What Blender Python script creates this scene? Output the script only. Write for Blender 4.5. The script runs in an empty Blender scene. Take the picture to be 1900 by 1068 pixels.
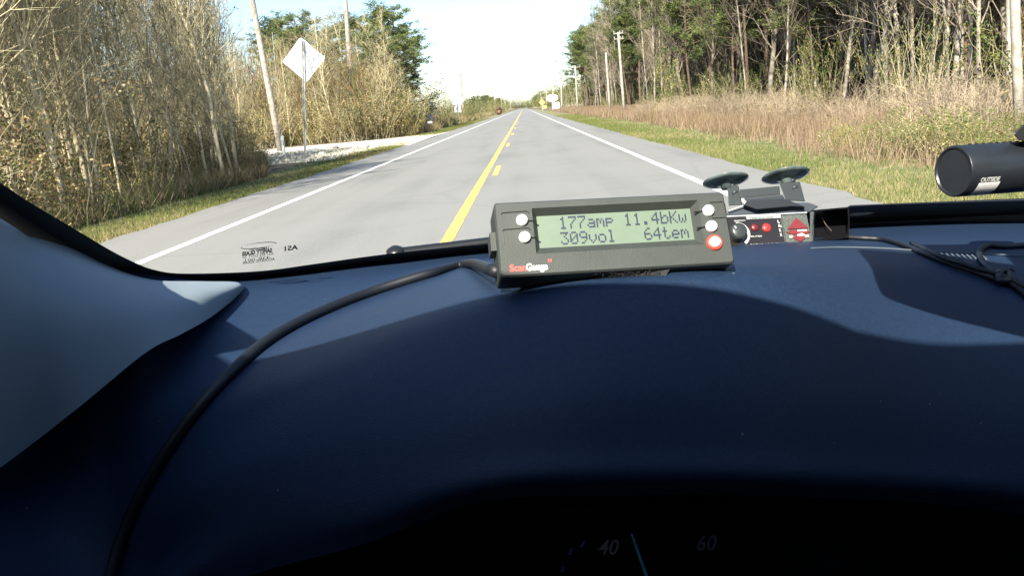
import bpy, math, random
import numpy as np
from mathutils import Vector, Matrix
from mathutils.bvhtree import BVHTree

R = math.radians
SC = bpy.context.scene
COL = SC.collection
CAMH = 1.40          # eye height over the ground sheet; asphalt top is at 0.05
ROAD = 0.05

# ------------------------------------------------------------------ camera
FPX = 1500.0         # focal length in pixels of the 1900 px wide photograph
ROLL = R(4.6)
fw = Vector((22, 334, -FPX)).normalized()                 # world +Y seen in camera space
up = Vector((-math.sin(ROLL), math.cos(ROLL), 0))
up = (up - fw * up.dot(fw)).normalized()                  # world +Z in camera space
rt = fw.cross(up)                                         # world +X in camera space
M = Matrix((rt, fw, up))                                  # camera -> world
EYE = Vector((0, 0, CAMH))
cam_d = bpy.data.cameras.new("camera")
cam = bpy.data.objects.new("camera", cam_d)
COL.objects.link(cam)
cam_d.sensor_width = 36.0
cam_d.lens = FPX / 1900 * 36.0
cam_d.clip_start = 0.01
cam_d.clip_end = 8000
cam.matrix_world = Matrix.Translation(EYE) @ M.to_4x4()
SC.camera = cam

# ------------------------------------------------------------------ sky and sun
SUN_DIR = Vector((-0.235, -0.755, 0.612)).normalized()       # towards the sun: behind and to the left
w = bpy.data.worlds.new("World")
SC.world = w
w.use_nodes = True
nt = w.node_tree
bg = nt.nodes["Background"]
sky = nt.nodes.new("ShaderNodeTexSky")
sky.sky_type = 'NISHITA'
sky.sun_disc = False
sky.sun_elevation = math.asin(SUN_DIR.z)
sky.sun_rotation = math.atan2(SUN_DIR.x, SUN_DIR.y)
sky.air_density = 1.0
sky.dust_density = 0.8
sky.ozone_density = 3.0
nt.links.new(sky.outputs[0], bg.inputs[0])
bg.inputs[1].default_value = 0.095
sd = bpy.data.lights.new("sun", 'SUN')
sun = bpy.data.objects.new("sun", sd)
COL.objects.link(sun)
sd.energy = 4.9
sd.angle = R(0.5)
sd.color = (1.0, 0.91, 0.77)
sun.rotation_euler = (-SUN_DIR).to_track_quat('-Z', 'Y').to_euler()
SC.view_settings.view_transform = 'Standard'
SC.view_settings.look = 'None'
SC.view_settings.gamma = 1
SC.view_settings.exposure = 1.5
SC.cycles.max_bounces = 6
SC.cycles.diffuse_bounces = 3
SC.cycles.transparent_max_bounces = 12


# ------------------------------------------------------------------ pixel helpers
def ray(px, py):
    return (M @ Vector((px - 950, 534 - py, -FPX)))        # depth along the lens axis = FPX


def P(px, py, d):
    """point seen at photo pixel px,py at d metres along the lens axis"""
    return EYE + ray(px, py) * (d / FPX)


def G(px, py, z=0.0):
    """ground point under a photo pixel"""
    r = ray(px, py)
    return EYE + r * ((z - CAMH) / r.z)


def at_y(px, py, Y):
    """point under a photo pixel at world distance Y ahead"""
    r = ray(px, py)
    return EYE + r * (Y / r.y)


# ------------------------------------------------------------------ materials
MATS = {}


def mat(name, col, rough=0.6, col2=None, scale=8.0, metal=0.0, bump=0.0, bscale=None, rnd=0.0, emit=None,
        coat=0.0, detail=4.0, spec=0.5, contrast=(0.35, 0.65), trans=0.0, coords='Object', sheen=0.0):
    if name in MATS:
        return MATS[name]
    m = bpy.data.materials.new(name)
    MATS[name] = m
    m.use_nodes = True
    t = m.node_tree
    b = t.nodes["Principled BSDF"]
    b.inputs["Roughness"].default_value = rough
    b.inputs["Metallic"].default_value = metal
    b.inputs["Specular IOR Level"].default_value = spec
    b.inputs["Coat Weight"].default_value = coat
    b.inputs["Base Color"].default_value = (*col, 1)
    out = None
    tc = t.nodes.new("ShaderNodeTexCoord")
    if col2 is not None:
        n = t.nodes.new("ShaderNodeTexNoise")
        n.inputs["Scale"].default_value = scale
        n.inputs["Detail"].default_value = detail
        t.links.new(tc.outputs[coords], n.inputs["Vector"])
        r = t.nodes.new("ShaderNodeValToRGB")
        r.color_ramp.elements[0].position = contrast[0]
        r.color_ramp.elements[1].position = contrast[1]
        r.color_ramp.elements[0].color = (*col, 1)
        r.color_ramp.elements[1].color = (*col2, 1)
        t.links.new(n.outputs["Fac"], r.inputs["Fac"])
        out = r.outputs["Color"]
    if rnd > 0:
        oi = t.nodes.new("ShaderNodeObjectInfo")
        mr = t.nodes.new("ShaderNodeMapRange")
        mr.inputs["To Min"].default_value = 1 - rnd
        mr.inputs["To Max"].default_value = 1 + rnd
        t.links.new(oi.outputs["Random"], mr.inputs["Value"])
        hs = t.nodes.new("ShaderNodeHueSaturation")
        hs.inputs["Color"].default_value = (*col, 1)
        if out is not None:
            t.links.new(out, hs.inputs["Color"])
        t.links.new(mr.outputs[0], hs.inputs["Value"])
        out = hs.outputs["Color"]
    if out is not None:
        t.links.new(out, b.inputs["Base Color"])
    if bump > 0:
        n2 = t.nodes.new("ShaderNodeTexNoise")
        n2.inputs["Scale"].default_value = bscale or scale * 4
        n2.inputs["Detail"].default_value = 3
        t.links.new(tc.outputs[coords], n2.inputs["Vector"])
        bp = t.nodes.new("ShaderNodeBump")
        bp.inputs["Strength"].default_value = bump
        bp.inputs["Distance"].default_value = 0.002 if (bscale or 0) > 100 else 0.02
        t.links.new(n2.outputs["Fac"], bp.inputs["Height"])
        t.links.new(bp.outputs[0], b.inputs["Normal"])
    if emit:
        b.inputs["Emission Color"].default_value = (*emit[:3], 1)
        b.inputs["Emission Strength"].default_value = emit[3]
    if trans > 0:
        tl = t.nodes.new("ShaderNodeBsdfTranslucent")
        mx = t.nodes.new("ShaderNodeMixShader")
        mx.inputs[0].default_value = trans
        if out is not None:
            t.links.new(out, tl.inputs[0])
        else:
            tl.inputs[0].default_value = (*col, 1)
        t.links.new(b.outputs[0], mx.inputs[1])
        t.links.new(tl.outputs[0], mx.inputs[2])
        t.links.new(mx.outputs[0], t.nodes["Material Output"].inputs[0])
    return m


# ------------------------------------------------------------------ mesh builder
class MB:
    def __init__(s):
        s.v, s.f, s.m = [], [], []

    def add(s, vs, fs, mi=0):
        o = len(s.v)
        s.v.extend([tuple(v) for v in vs])
        s.f.extend([tuple(i + o for i in f) for f in fs])
        s.m.extend([mi] * len(fs))

    def box(s, c, size, mi=0, rot=None):
        x, y, z = (q / 2 for q in size)
        vs = [Vector((a * x, b * y, d * z)) for a in (-1, 1) for b in (-1, 1) for d in (-1, 1)]
        if rot is not None:
            vs = [rot @ v for v in vs]
        c = Vector(c)
        s.add([v + c for v in vs], [(0, 1, 3, 2), (4, 6, 7, 5), (0, 4, 5, 1), (2, 3, 7, 6), (0, 2, 6, 4), (1, 5, 7, 3)], mi)

    def tube(s, pts, rad, n=8, mi=0, cap=True):
        pts = [Vector(p) for p in pts]
        if not hasattr(rad, '__len__'):
            rad = [rad] * len(pts)
        vs, fs = [], []
        d0 = (pts[1] - pts[0]).normalized()
        a = d0.orthogonal().normalized()
        for i, p in enumerate(pts):
            d = (pts[min(i + 1, len(pts) - 1)] - pts[max(i - 1, 0)])
            if d.length < 1e-9:
                d = d0
            d.normalize()
            a = (a - d * a.dot(d))
            if a.length < 1e-6:
                a = d.orthogonal()
            a.normalize()
            b = d.cross(a)
            for k in range(n):
                t = 2 * math.pi * k / n
                vs.append(p + (a * math.cos(t) + b * math.sin(t)) * rad[i])
        for i in range(len(pts) - 1):
            for k in range(n):
                fs.append((i * n + k, i * n + (k + 1) % n, (i + 1) * n + (k + 1) % n, (i + 1) * n + k))
        if cap:
            fs.append(tuple(range(n - 1, -1, -1)))
            fs.append(tuple((len(pts) - 1) * n + k for k in range(n)))
        s.add(vs, fs, mi)

    def lathe(s, prof, c, ax, n=32, mi=0):
        """prof: (radius, height) pairs along ax"""
        ax = Vector(ax).normalized()
        a = ax.orthogonal().normalized()
        b = ax.cross(a)
        c = Vector(c)
        vs, fs = [], []
        for r, h in prof:
            for k in range(n):
                t = 2 * math.pi * k / n
                vs.append(c + ax * h + (a * math.cos(t) + b * math.sin(t)) * max(r, 1e-5))
        for i in range(len(prof) - 1):
            for k in range(n):
                fs.append((i * n + k, i * n + (k + 1) % n, (i + 1) * n + (k + 1) % n, (i + 1) * n + k))
        s.add(vs, fs, mi)

    def grid(s, rows, mi=0):
        h, wd = len(rows), len(rows[0])
        s.add([p for r in rows for p in r],
              [(i * wd + j, i * wd + j + 1, (i + 1) * wd + j + 1, (i + 1) * wd + j) for i in range(h - 1) for j in range(wd - 1)], mi)

    def mesh(s, name, mats, smooth=False):
        me = bpy.data.meshes.new(name)
        me.from_pydata(s.v, [], s.f)
        for m in (mats if isinstance(mats, (list, tuple)) else [mats]):
            me.materials.append(m)
        me.polygons.foreach_set("material_index", s.m)
        if smooth:
            me.polygons.foreach_set("use_smooth", [True] * len(s.f))
        me.update()
        return me

    def build(s, name, mats, parent=None, smooth=False, bevel=0, solid=0):
        o = bpy.data.objects.new(name, s.mesh(name, mats, smooth))
        COL.objects.link(o)
        if parent is not None:
            o.parent = parent
            o.matrix_parent_inverse = wmat(parent).inverted()
        if solid:
            md = o.modifiers.new("solid", 'SOLIDIFY')
            md.thickness = solid
            md.offset = 0
        if bevel:
            md = o.modifiers.new("bevel", 'BEVEL')
            md.width = bevel
            md.segments = 3
            md.limit_method = 'ANGLE'
            md.angle_limit = R(40)
            md.harden_normals = False
            if smooth is None:
                pass
        return o


def wmat(o):
    m = o.matrix_basis.copy()
    if o.parent is not None:
        m = wmat(o.parent) @ o.matrix_parent_inverse @ m
    return m


def tag(o, label=None, cat=None, group=None, kind=None):
    if label:
        o["label"] = label
    if cat:
        o["category"] = cat
    if group:
        o["group"] = group
    if kind:
        o["kind"] = kind
    return o


def empty(name, loc=(0, 0, 0), rot=None):
    o = bpy.data.objects.new(name, None)
    COL.objects.link(o)
    o.empty_display_size = 0.1
    o.location = loc
    if rot is not None:
        o.rotation_euler = rot.to_euler() if hasattr(rot, 'to_euler') else rot
    return o


def text_mesh(txt, size, mirror=False, bold=0.0, shear=0.0, extrude=0.0, align='LEFT'):
    cu = bpy.data.curves.new("t", 'FONT')
    cu.body = txt
    cu.size = size
    cu.offset = bold
    cu.shear = shear
    cu.extrude = extrude
    cu.align_x = align
    cu.resolution_u = 3
    o = bpy.data.objects.new("t", cu)
    COL.objects.link(o)
    dg = bpy.context.evaluated_depsgraph_get()
    me = bpy.data.meshes.new_from_object(o.evaluated_get(dg))
    vs = [Vector(v.co) for v in me.vertices]
    fs = [tuple(p.vertices) for p in me.polygons]
    bpy.data.objects.remove(o)
    bpy.data.meshes.remove(me)
    if mirror:
        mx = max(v.x for v in vs) if vs else 0
        vs = [Vector((mx - v.x, v.y, v.z)) for v in vs]
    return vs, fs


def catmull(pts, n):
    """resample a poly-line of Vectors smoothly, n per span"""
    out = []
    q = [pts[0] * 2 - pts[1]] + list(pts) + [pts[-1] * 2 - pts[-2]]
    for i in range(1, len(q) - 2):
        for k in range(n):
            t = k / n
            a, b, c, d = q[i - 1], q[i], q[i + 1], q[i + 2]
            out.append(0.5 * ((2 * b) + (c - a) * t + (2 * a - 5 * b + 4 * c - d) * t * t + (3 * b - a - 3 * c + d) * t ** 3))
    out.append(pts[-1].copy())
    return out


def smooth_grid(rows, nu, nv):
    r2 = [catmull(r, nu) for r in rows]
    cols = [catmull([r[j] for r in r2], nv) for j in range(len(r2[0]))]
    return [[cols[j][i] for j in range(len(cols))] for i in range(len(cols[0]))]


# ================================================================== GROUND AND ROAD
def strip(name, x0, x1, y0, y1, z, m, step=6.0, jit=(0, 0), nx=1, seed=1, kind='structure', hump=None):
    rg = random.Random(seed)
    ys = []
    y = y0
    while y < y1:
        ys.append(y)
        y += max(0.35, step * (0.02 + y / 120.0)) if step > 0 else 5
    ys.append(y1)
    mb = MB()
    rows = []
    for y in ys:
        a = x0 + rg.uniform(-1, 1) * jit[0]
        b = x1 + rg.uniform(-1, 1) * jit[1]
        rows.append([Vector((a + (b - a) * k / nx, y, z + (hump(a + (b - a) * k / nx, y) if hump else 0))) for k in range(nx + 1)])
    mb.grid(rows)
    return tag(mb.build(name, m), kind=kind)


m_soil = mat("soil", (0.10, 0.075, 0.045), 0.95, (0.17, 0.13, 0.075), 0.9, detail=8, coords='Object')
mb = MB()
S = 6000
mb.add([(-S, -S, 0), (S, -S, 0), (S, S, 0), (-S, S, 0)], [(0, 1, 2, 3)])
tag(mb.build("ground", m_soil), kind='structure')


def asphalt_mat():
    m = bpy.data.materials.new("asphalt")
    m.use_nodes = True
    t = m.node_tree
    b = t.nodes["Principled BSDF"]
    b.inputs["Roughness"].default_value = 0.85
    tc = t.nodes.new("ShaderNodeTexCoord")
    mp = t.nodes.new("ShaderNodeMapping")
    mp.inputs["Scale"].default_value = (1.0, 0.06, 1.0)     # wear runs along the road
    t.links.new(tc.outputs["Object"], mp.inputs[0])
    n1 = t.nodes.new("ShaderNodeTexNoise")
    n1.inputs["Scale"].default_value = 1.1
    n1.inputs["Detail"].default_value = 5
    t.links.new(mp.outputs[0], n1.inputs["Vector"])
    n2 = t.nodes.new("ShaderNodeTexNoise")
    n2.inputs["Scale"].default_value = 42
    n2.inputs["Detail"].default_value = 8
    t.links.new(tc.outputs["Object"], n2.inputs["Vector"])
    n3 = t.nodes.new("ShaderNodeTexNoise")
    n3.inputs["Scale"].default_value = 0.35
    n3.inputs["Detail"].default_value = 4
    t.links.new(tc.outputs["Object"], n3.inputs["Vector"])
    a = t.nodes.new("ShaderNodeMath"); a.operation = 'MULTIPLY_ADD'
    t.links.new(n1.outputs["Fac"], a.inputs[0]); a.inputs[1].default_value = 0.9
    t.links.new(n2.outputs["Fac"], a.inputs[2])
    c = t.nodes.new("ShaderNodeMath"); c.operation = 'MULTIPLY_ADD'
    t.links.new(n3.outputs["Fac"], c.inputs[0]); c.inputs[1].default_value = 0.6
    t.links.new(a.outputs[0], c.inputs[2])
    r = t.nodes.new("ShaderNodeValToRGB")
    r.color_ramp.elements[0].position = 0.85
    r.color_ramp.elements[0].color = (0.138, 0.141, 0.137, 1)
    r.color_ramp.elements[1].position = 1.65
    r.color_ramp.elements[1].color = (0.215, 0.214, 0.203, 1)
    mr = t.nodes.new("ShaderNodeMath"); mr.operation = 'MULTIPLY'
    mr.inputs[1].default_value = 0.8
    r.color_ramp.elements[0].position = 0.7; r.color_ramp.elements[1].position = 1.0
    t.links.new(c.outputs[0], mr.inputs[0])
    t.links.new(mr.outputs[0], r.inputs["Fac"])
    # thin cracks
    v = t.nodes.new("ShaderNodeTexVoronoi")
    v.feature = 'DISTANCE_TO_EDGE'
    v.inputs["Scale"].default_value = 0.35
    nm = t.nodes.new("ShaderNodeMixRGB"); nm.inputs[0].default_value = 0.25
    t.links.new(tc.outputs["Object"], nm.inputs[1]); t.links.new(n2.outputs["Color"], nm.inputs[2])
    t.links.new(nm.outputs[0], v.inputs["Vector"])
    lt = t.nodes.new("ShaderNodeMath"); lt.operation = 'LESS_THAN'; lt.inputs[1].default_value = 0.006
    t.links.new(v.outputs["Distance"], lt.inputs[0])
    ls = t.nodes.new("ShaderNodeMath"); ls.operation = 'MULTIPLY'; ls.inputs[1].default_value = 0.18
    t.links.new(lt.outputs[0], ls.inputs[0])
    mx = t.nodes.new("ShaderNodeMixRGB"); mx.inputs[2].default_value = (0.08, 0.08, 0.075, 1)
    t.links.new(ls.outputs[0], mx.inputs[0]); t.links.new(r.outputs[0], mx.inputs[1])
    t.links.new(mx.outputs[0], b.inputs["Base Color"])
    bp = t.nodes.new("ShaderNodeBump"); bp.inputs["Strength"].default_value = 0.35; bp.inputs["Distance"].default_value = 0.01
    t.links.new(n2.outputs["Fac"], bp.inputs["Height"]); t.links.new(bp.outputs[0], b.inputs["Normal"])
    return m


m_asph = asphalt_mat()
XL, XR = -6.15, 3.85
rg = random.Random(5)
mb = MB()
rows = []
y = -30.0
while y < 3000:
    e1, e2 = rg.uniform(-.07, .07), rg.uniform(-.07, .07)
    rows.append([Vector((XL - .12 + e1, y, 0.0)), Vector((XL + e1, y, ROAD - .004)), Vector((XL + .5, y, ROAD)), Vector((XR - .5, y, ROAD)),
                 Vector((XR + e2, y, ROAD - .004)), Vector((XR + .12 + e2, y, 0.0))])
    y += 0.6 if y < 60 else (4 if y < 300 else 60)
mb.grid(rows)
tag(mb.build("road", m_asph), kind='structure')

m_wpaint = mat("white_road_paint", (0.80, 0.79, 0.76), 0.6, (0.66, 0.65, 0.61), 9, bump=0.2, detail=6)
m_ypaint = mat("yellow_road_paint", (0.72, 0.50, 0.085), 0.6, (0.62, 0.44, 0.12), 7, bump=0.2, detail=6)


def paint(name, x, wd, y0, y1, m, z=ROAD + 0.004):
    mb = MB()
    rr = random.Random(int(abs(x) * 100 + y0))
    ys = []
    y = y0
    while y < y1:
        ys.append(y)
        y += 0.25 if y < 40 else 5
    ys.append(y1)
    mb.grid([[Vector((x - wd / 2 + rr.uniform(-.006, .006), y, z)), Vector((x + wd / 2 + rr.uniform(-.006, .006), y, z))] for y in ys])
    return tag(mb.build(name, m), kind='structure')


YX = -0.93
paint("road_marking_white_edge_line", -4.52, 0.15, -20, 1500, m_wpaint)
paint("road_marking_white_edge_line", 2.62, 0.13, -20, 1500, m_wpaint)
paint("road_marking_yellow_line", YX - .03, 0.14, -20, 1500, m_ypaint)
for k in range(6):
    y0 = 17.3 + 13.2 * k
    paint("road_marking_yellow_dash", YX + .20, 0.12, y0, y0 + 2.9, m_ypaint)

# grass verges, sandy driveway, pale rubble
m_verge = mat("verge_turf", (0.10, 0.12, 0.04), 0.95, (0.27, 0.235, 0.125), 1.6, detail=8, bump=0.6, bscale=30)
strip("grass_verge", XL - 2.5, XL - .05, 2, 600, 0.012, m_verge, jit=(.35, .0), nx=3, seed=2)
strip("grass_verge", XR + .05, XR + 2.6, 2, 600, 0.012, m_verge, jit=(0, .4), nx=3, seed=3)
m_sand = mat("driveway_sand", (0.62, 0.56, 0.46), 0.95, (0.72, 0.67, 0.58), 1.5, detail=8, bump=0.4, bscale=25)
mb = MB()
rg = random.Random(9)
for (y_lo, y_hi) in ((47, 60),):
    near, far = [], []
    for i in range(26):
        x = -6.0 - i * 1.6
        fl = max(0, 5.0 - (-6 - x) * 1.1)
        near.append(Vector((x, y_lo - fl + rg.uniform(-.4, .4), .03 if i else ROAD + .002)))
        far.append(Vector((x, y_hi + fl + rg.uniform(-.4, .4), .03 if i else ROAD + .002)))
    mid = [(a + b) / 2 + Vector((0, 0, .04)) for a, b in zip(near, far)]
    mb.grid([near, mid, far])
tag(mb.build("driveway", m_sand, smooth=True), kind='structure')

m_rub = mat("pale_rubble", (0.60, 0.57, 0.48), 0.95, (0.40, 0.38, 0.30), 3, detail=6, rnd=.1)
rg = random.Random(31)
mb = MB()
for i in range(1500):
    x = rg.uniform(-16.5, -7.9)
    y = rg.uniform(33, 46)
    s = rg.uniform(.04, .16) * (1.6 if rg.random() < .1 else 1)
    rot = Matrix.Rotation(rg.uniform(0, 6.28), 3, 'Z') @ Matrix.Rotation(rg.uniform(-.5, .5), 3, 'X')
    mb.box((x, y, s * .35), (s, s * rg.uniform(.6, 1.2), s * rg.uniform(.5, .9)), rot=rot)
tag(mb.build("limestone_rubble", m_rub), "pale broken stone rubble lying between the sign post and the driveway", "rubble", kind='stuff')
mb = MB()
rr = random.Random(4)
rows = []
for i in range(14):
    y = 32.5 + i * 1.0
    rows.append([Vector((-17.5 + 9.6 * k / 8 + rr.uniform(-.3, .3), y + rr.uniform(-.2, .2), .022)) for k in range(9)])
mb.grid(rows)
tag(mb.build("gravel_patch", mat("gravel_patch", (0.5, 0.47, 0.38), .95, (0.24, 0.22, 0.13), 2.2, detail=8, bump=.5, bscale=20)), kind='structure')


# ------------------------------------------------------------------ grass as stuff (one mesh each)
def blades(name, n, fx, h0, h1, wd, cols, seed, label, cat, lean=.35, zfun=None):
    r = np.random.default_rng(seed)
    x, y = fx(r, n)
    n = len(x)
    h = r.uniform(h0, h1, n)
    ang = r.uniform(0, 6.283, n)
    ww = wd * (1 + y / 14.0) * r.uniform(.6, 1.3, n)
    lx = r.normal(0, lean, n) * h
    ly = r.normal(0, lean, n) * h
    v = np.zeros((n, 3, 3), dtype=np.float32)
    v[:, 0, 0] = x - np.cos(ang) * ww; v[:, 0, 1] = y - np.sin(ang) * ww
    v[:, 1, 0] = x + np.cos(ang) * ww; v[:, 1, 1] = y + np.sin(ang) * ww
    v[:, 2, 0] = x + lx; v[:, 2, 1] = y + ly; v[:, 2, 2] = h
    me = bpy.data.meshes.new(name)
    me.vertices.add(n * 3)
    me.vertices.foreach_set("co", v.reshape(-1))
    me.loops.add(n * 3)
    me.loops.foreach_set("vertex_index", np.arange(n * 3, dtype=np.int32))
    me.polygons.add(n)
    me.polygons.foreach_set("loop_start", np.arange(0, n * 3, 3, dtype=np.int32))
    # colour by patches: material index from a low-frequency mix plus noise
    q = np.sin(x * .9 + 1.3 * np.sin(y * .23)) + np.sin(y * .31 + x * .4) + r.normal(0, 1.0, n)
    k = np.clip(((q + 3) / 6 * len(cols)).astype(np.int32), 0, len(cols) - 1)
    me.polygons.foreach_set("material_index", k)
    for c in cols:
        me.materials.append(c)
    me.update()
    me.validate()
    o = bpy.data.objects.new(name, me)
    COL.objects.link(o)
    return tag(o, label, cat, kind='stuff')


def g(name, c, tr=.35):
    return mat(name, c, .8, trans=tr, spec=.2)


g_green = g("grass_green", (0.105, 0.15, 0.04)); g_lime = g("grass_lime", (0.19, 0.215, 0.07)); g_straw = g("grass_straw", (0.36, 0.30, 0.16))
g_pink = g("grass_russet", (0.29, 0.205, 0.145)); g_tan = g("grass_tan", (0.38, 0.30, 0.195)); g_brown = g("grass_brown", (0.18, 0.13, 0.085)); g_olive = g("grass_olive", (0.17, 0.15, 0.05))


def near_y(r, n, a, b, p=2.2):
    return a + (b - a) * r.random(n) ** p


blades("verge_grass", 70000, lambda r, n: (XR + .02 + np.abs(r.normal(0, 1.15, n)), near_y(r, n, 6, 110)), .03, .11, .004,
       [g_straw, g_lime, g_green, g_lime, g_lime, g_straw], 1, "short mown green grass along the road shoulder below the tall dry grass", "grass")
blades("verge_grass", 70000, lambda r, n: (XL - .02 - np.abs(r.normal(0, 1.1, n)), near_y(r, n, 8, 150)), .03, .11, .004,
       [g_straw, g_lime, g_green, g_lime, g_olive, g_straw], 2, "short green and straw grass beside the shoulder in front of the tan saplings", "grass")


def tall(r, n):
    y = near_y(r, n, 7, 230, 1.9)
    lo = 5.45 + np.clip((y - 15) / 30, 0, 1) * 1.3 + .2 * np.sin(y * .7) + .15 * np.sin(y * 2.3)
    return lo + r.random(n) ** .8 * (15.5 - lo), y


blades("dry_grass", 125000, tall, .18, .70, .004, [g_olive, g_brown, g_pink, g_tan, g_pink, g_pink, g_brown, g_straw], 3,
       "tall russet and tan dry grass in front of the bare woods", "dry grass", lean=.25)
def ug(r, n):
    y = near_y(r, n, 7, 44, 1.3)
    return -(np.maximum(7.9, .325 * y) + r.random(n) ** 1.4 * 11), y


blades("undergrowth", 60000, ug, .12, .6, .005,
       [g_brown, g_olive, g_tan, g_green, g_brown, g_tan], 4, "tangled brown and olive undergrowth at the foot of the tan saplings", "undergrowth", lean=.5)
blades("undergrowth", 50000, lambda r, n: (-8.9 - r.random(n) ** 1.3 * 14 , near_y(r, n, 66, 420, 1.5)), .3, 1.3, .004,
       [g_olive, g_straw, g_tan, g_lime, g_brown, g_straw], 5, "pale weeds and brush beyond the sandy driveway", "undergrowth", lean=.4)
blades("leaf_litter", 30000, lambda r, n: (13 + r.random(n) * 25, near_y(r, n, 10, 200, 1.3)), .05, .5, .012,
       [g_brown, g_olive, g_brown, g_tan], 6, "dark brush and litter on the floor of the woods behind the tall grass", "undergrowth", lean=.6)

def mass(name, n, fx, H, wd, ln, cols, seed, label, vert=.35, pw=.8):
    """a far-off tangle of twigs: slim slivers spread through the volume"""
    r = np.random.default_rng(seed)
    x, y = fx(r, n)
    n = len(x)
    z = r.random(n) ** pw * H * (1 + .22 * np.sin(y * .21 + x * .3) + .1 * np.sin(y * .9))
    L = r.uniform(.5, 1.4, n) * ln
    d = np.stack([r.normal(0, vert, n), r.normal(0, vert, n), np.ones(n)], 1)
    d /= np.linalg.norm(d, axis=1)[:, None]
    a = r.uniform(0, 3.1416, n)
    sd_ = np.stack([np.cos(a), np.sin(a), np.zeros(n)], 1) * (wd * r.uniform(.5, 1.4, n))[:, None]
    c = np.stack([x, y, z], 1)
    v = np.zeros((n, 3, 3), dtype=np.float32)
    v[:, 0] = c - sd_; v[:, 1] = c + sd_; v[:, 2] = c + d * L[:, None]
    me = bpy.data.meshes.new(name)
    me.vertices.add(n * 3); me.vertices.foreach_set("co", v.reshape(-1))
    me.loops.add(n * 3); me.loops.foreach_set("vertex_index", np.arange(n * 3, dtype=np.int32))
    me.polygons.add(n); me.polygons.foreach_set("loop_start", np.arange(0, n * 3, 3, dtype=np.int32))
    q = np.sin(x * .5 + 1.7 * np.sin(y * .17)) + np.sin(y * .13 + z * .5) + r.normal(0, 1.1, n)
    me.polygons.foreach_set("material_index", np.clip(((q + 3.2) / 6.4 * len(cols)).astype(np.int32), 0, len(cols) - 1))
    for c_ in cols:
        me.materials.append(c_)
    me.update(); me.validate()
    o = bpy.data.objects.new(name, me); COL.objects.link(o)
    return tag(o, label, "woods", kind='stuff')


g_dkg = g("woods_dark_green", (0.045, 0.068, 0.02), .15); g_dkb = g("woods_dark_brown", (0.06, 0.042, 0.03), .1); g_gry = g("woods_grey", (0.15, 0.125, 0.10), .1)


def fl(r, n):
    y = 8 + 40 * r.random(n)
    return -(np.maximum(12, .40 * y + 2) + r.random(n) * 20), y


def fl2(r, n):
    y = 66 + 60 * r.random(n) ** 1.3
    return -(np.maximum(10.5, .15 * y) + r.random(n) * 34), y


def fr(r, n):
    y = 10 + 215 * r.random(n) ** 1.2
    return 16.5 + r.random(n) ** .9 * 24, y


g_pale = g("thicket_pale", (0.45, 0.40, 0.24), .5); g_ol2 = g("thicket_olive", (0.24, 0.24, 0.09), .5); g_rst = g("thicket_rust", (0.28, 0.17, 0.08), .4)
mass("far_woods", 46000, fl, 8.8, .018, .9, [g_ol2, g_brown, g_pale, g_green, g_rst, g_ol2, g_pale, g_green, g_olive], 21, "tangled tan and olive twigs filling the depth of the thicket left of the road", .3)
mass("far_woods", 70000, fl2, 6.8, .03, 1.1, [g_ol2, g_rst, g_brown, g_pale, g_ol2, g_rst, g_tan], 22, "pale twiggy tangle filling the trees behind the sandy driveway", .3, 1.1)
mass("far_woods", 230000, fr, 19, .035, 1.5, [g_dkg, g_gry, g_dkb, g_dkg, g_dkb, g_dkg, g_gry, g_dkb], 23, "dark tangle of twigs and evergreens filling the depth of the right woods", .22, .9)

# ================================================================== PLANTS
m_bark_t = mat("bark_tan", (0.66, 0.58, 0.40), .85, (0.42, 0.35, 0.22), 5, rnd=.35, detail=3)
m_bark_g = mat("bark_grey", (0.40, 0.36, 0.30), .85, (0.12, 0.10, 0.08), 3, rnd=.45, detail=3)
m_bark_p = mat("bark_pine", (0.16, 0.11, 0.075), .9, (0.08, 0.055, 0.04), 6, rnd=.2)
m_twig_t = mat("twig_tan", (0.38, 0.335, 0.205), .85, rnd=.35)
m_twig_g = mat("twig_grey", (0.235, 0.195, 0.15), .85, rnd=.45)
m_twig_b = mat("twig_brush", (0.27, 0.215, 0.15), .85, rnd=.3)
l_olive = mat("leaf_olive", (0.13, 0.135, 0.035), .7, rnd=.3, trans=.3, spec=.3)
l_green = mat("leaf_green", (0.085, 0.14, 0.03), .6, rnd=.3, trans=.3, spec=.3)
l_rust = mat("leaf_rust", (0.17, 0.11, 0.05), .8, rnd=.3, trans=.3, spec=.3)
l_yel = mat("leaf_yellow", (0.42, 0.36, 0.06), .8, rnd=.2, trans=.35, spec=.3)
l_tan = mat("leaf_tan", (0.42, 0.33, 0.16), .8, rnd=.3, trans=.3, spec=.3)
l_pine = mat("pine_needles", (0.085, 0.115, 0.04), .7, rnd=.25, trans=.2, spec=.3)
l_pine2 = mat("pine_needles_pale", (0.16, 0.19, 0.06), .7, rnd=.25, trans=.2, spec=.3)


def rdir(r, d, ang):
    """random direction ang away from d"""
    d = d.normalized()
    a = d.orthogonal().normalized()
    a.rotate(Matrix.Rotation(r.uniform(0, 6.283), 3, d))
    return (d * math.cos(ang) + a * math.sin(ang)).normalized()


def stem_pts(r, p, d, L, n, wob, upb):
    pts = [p.copy()]
    d = d.normalized()
    for i in range(n):
        d = (d + Vector((r.gauss(0, wob), r.gauss(0, wob), r.gauss(0, wob) + upb))).normalized()
        p = p + d * (L / n)
        pts.append(p.copy())
    return pts


def pt_on(pts, t):
    f = t * (len(pts) - 1)
    i = min(int(f), len(pts) - 2)
    return pts[i].lerp(pts[i + 1], f - i), (pts[i + 1] - pts[i]).normalized()


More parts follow.
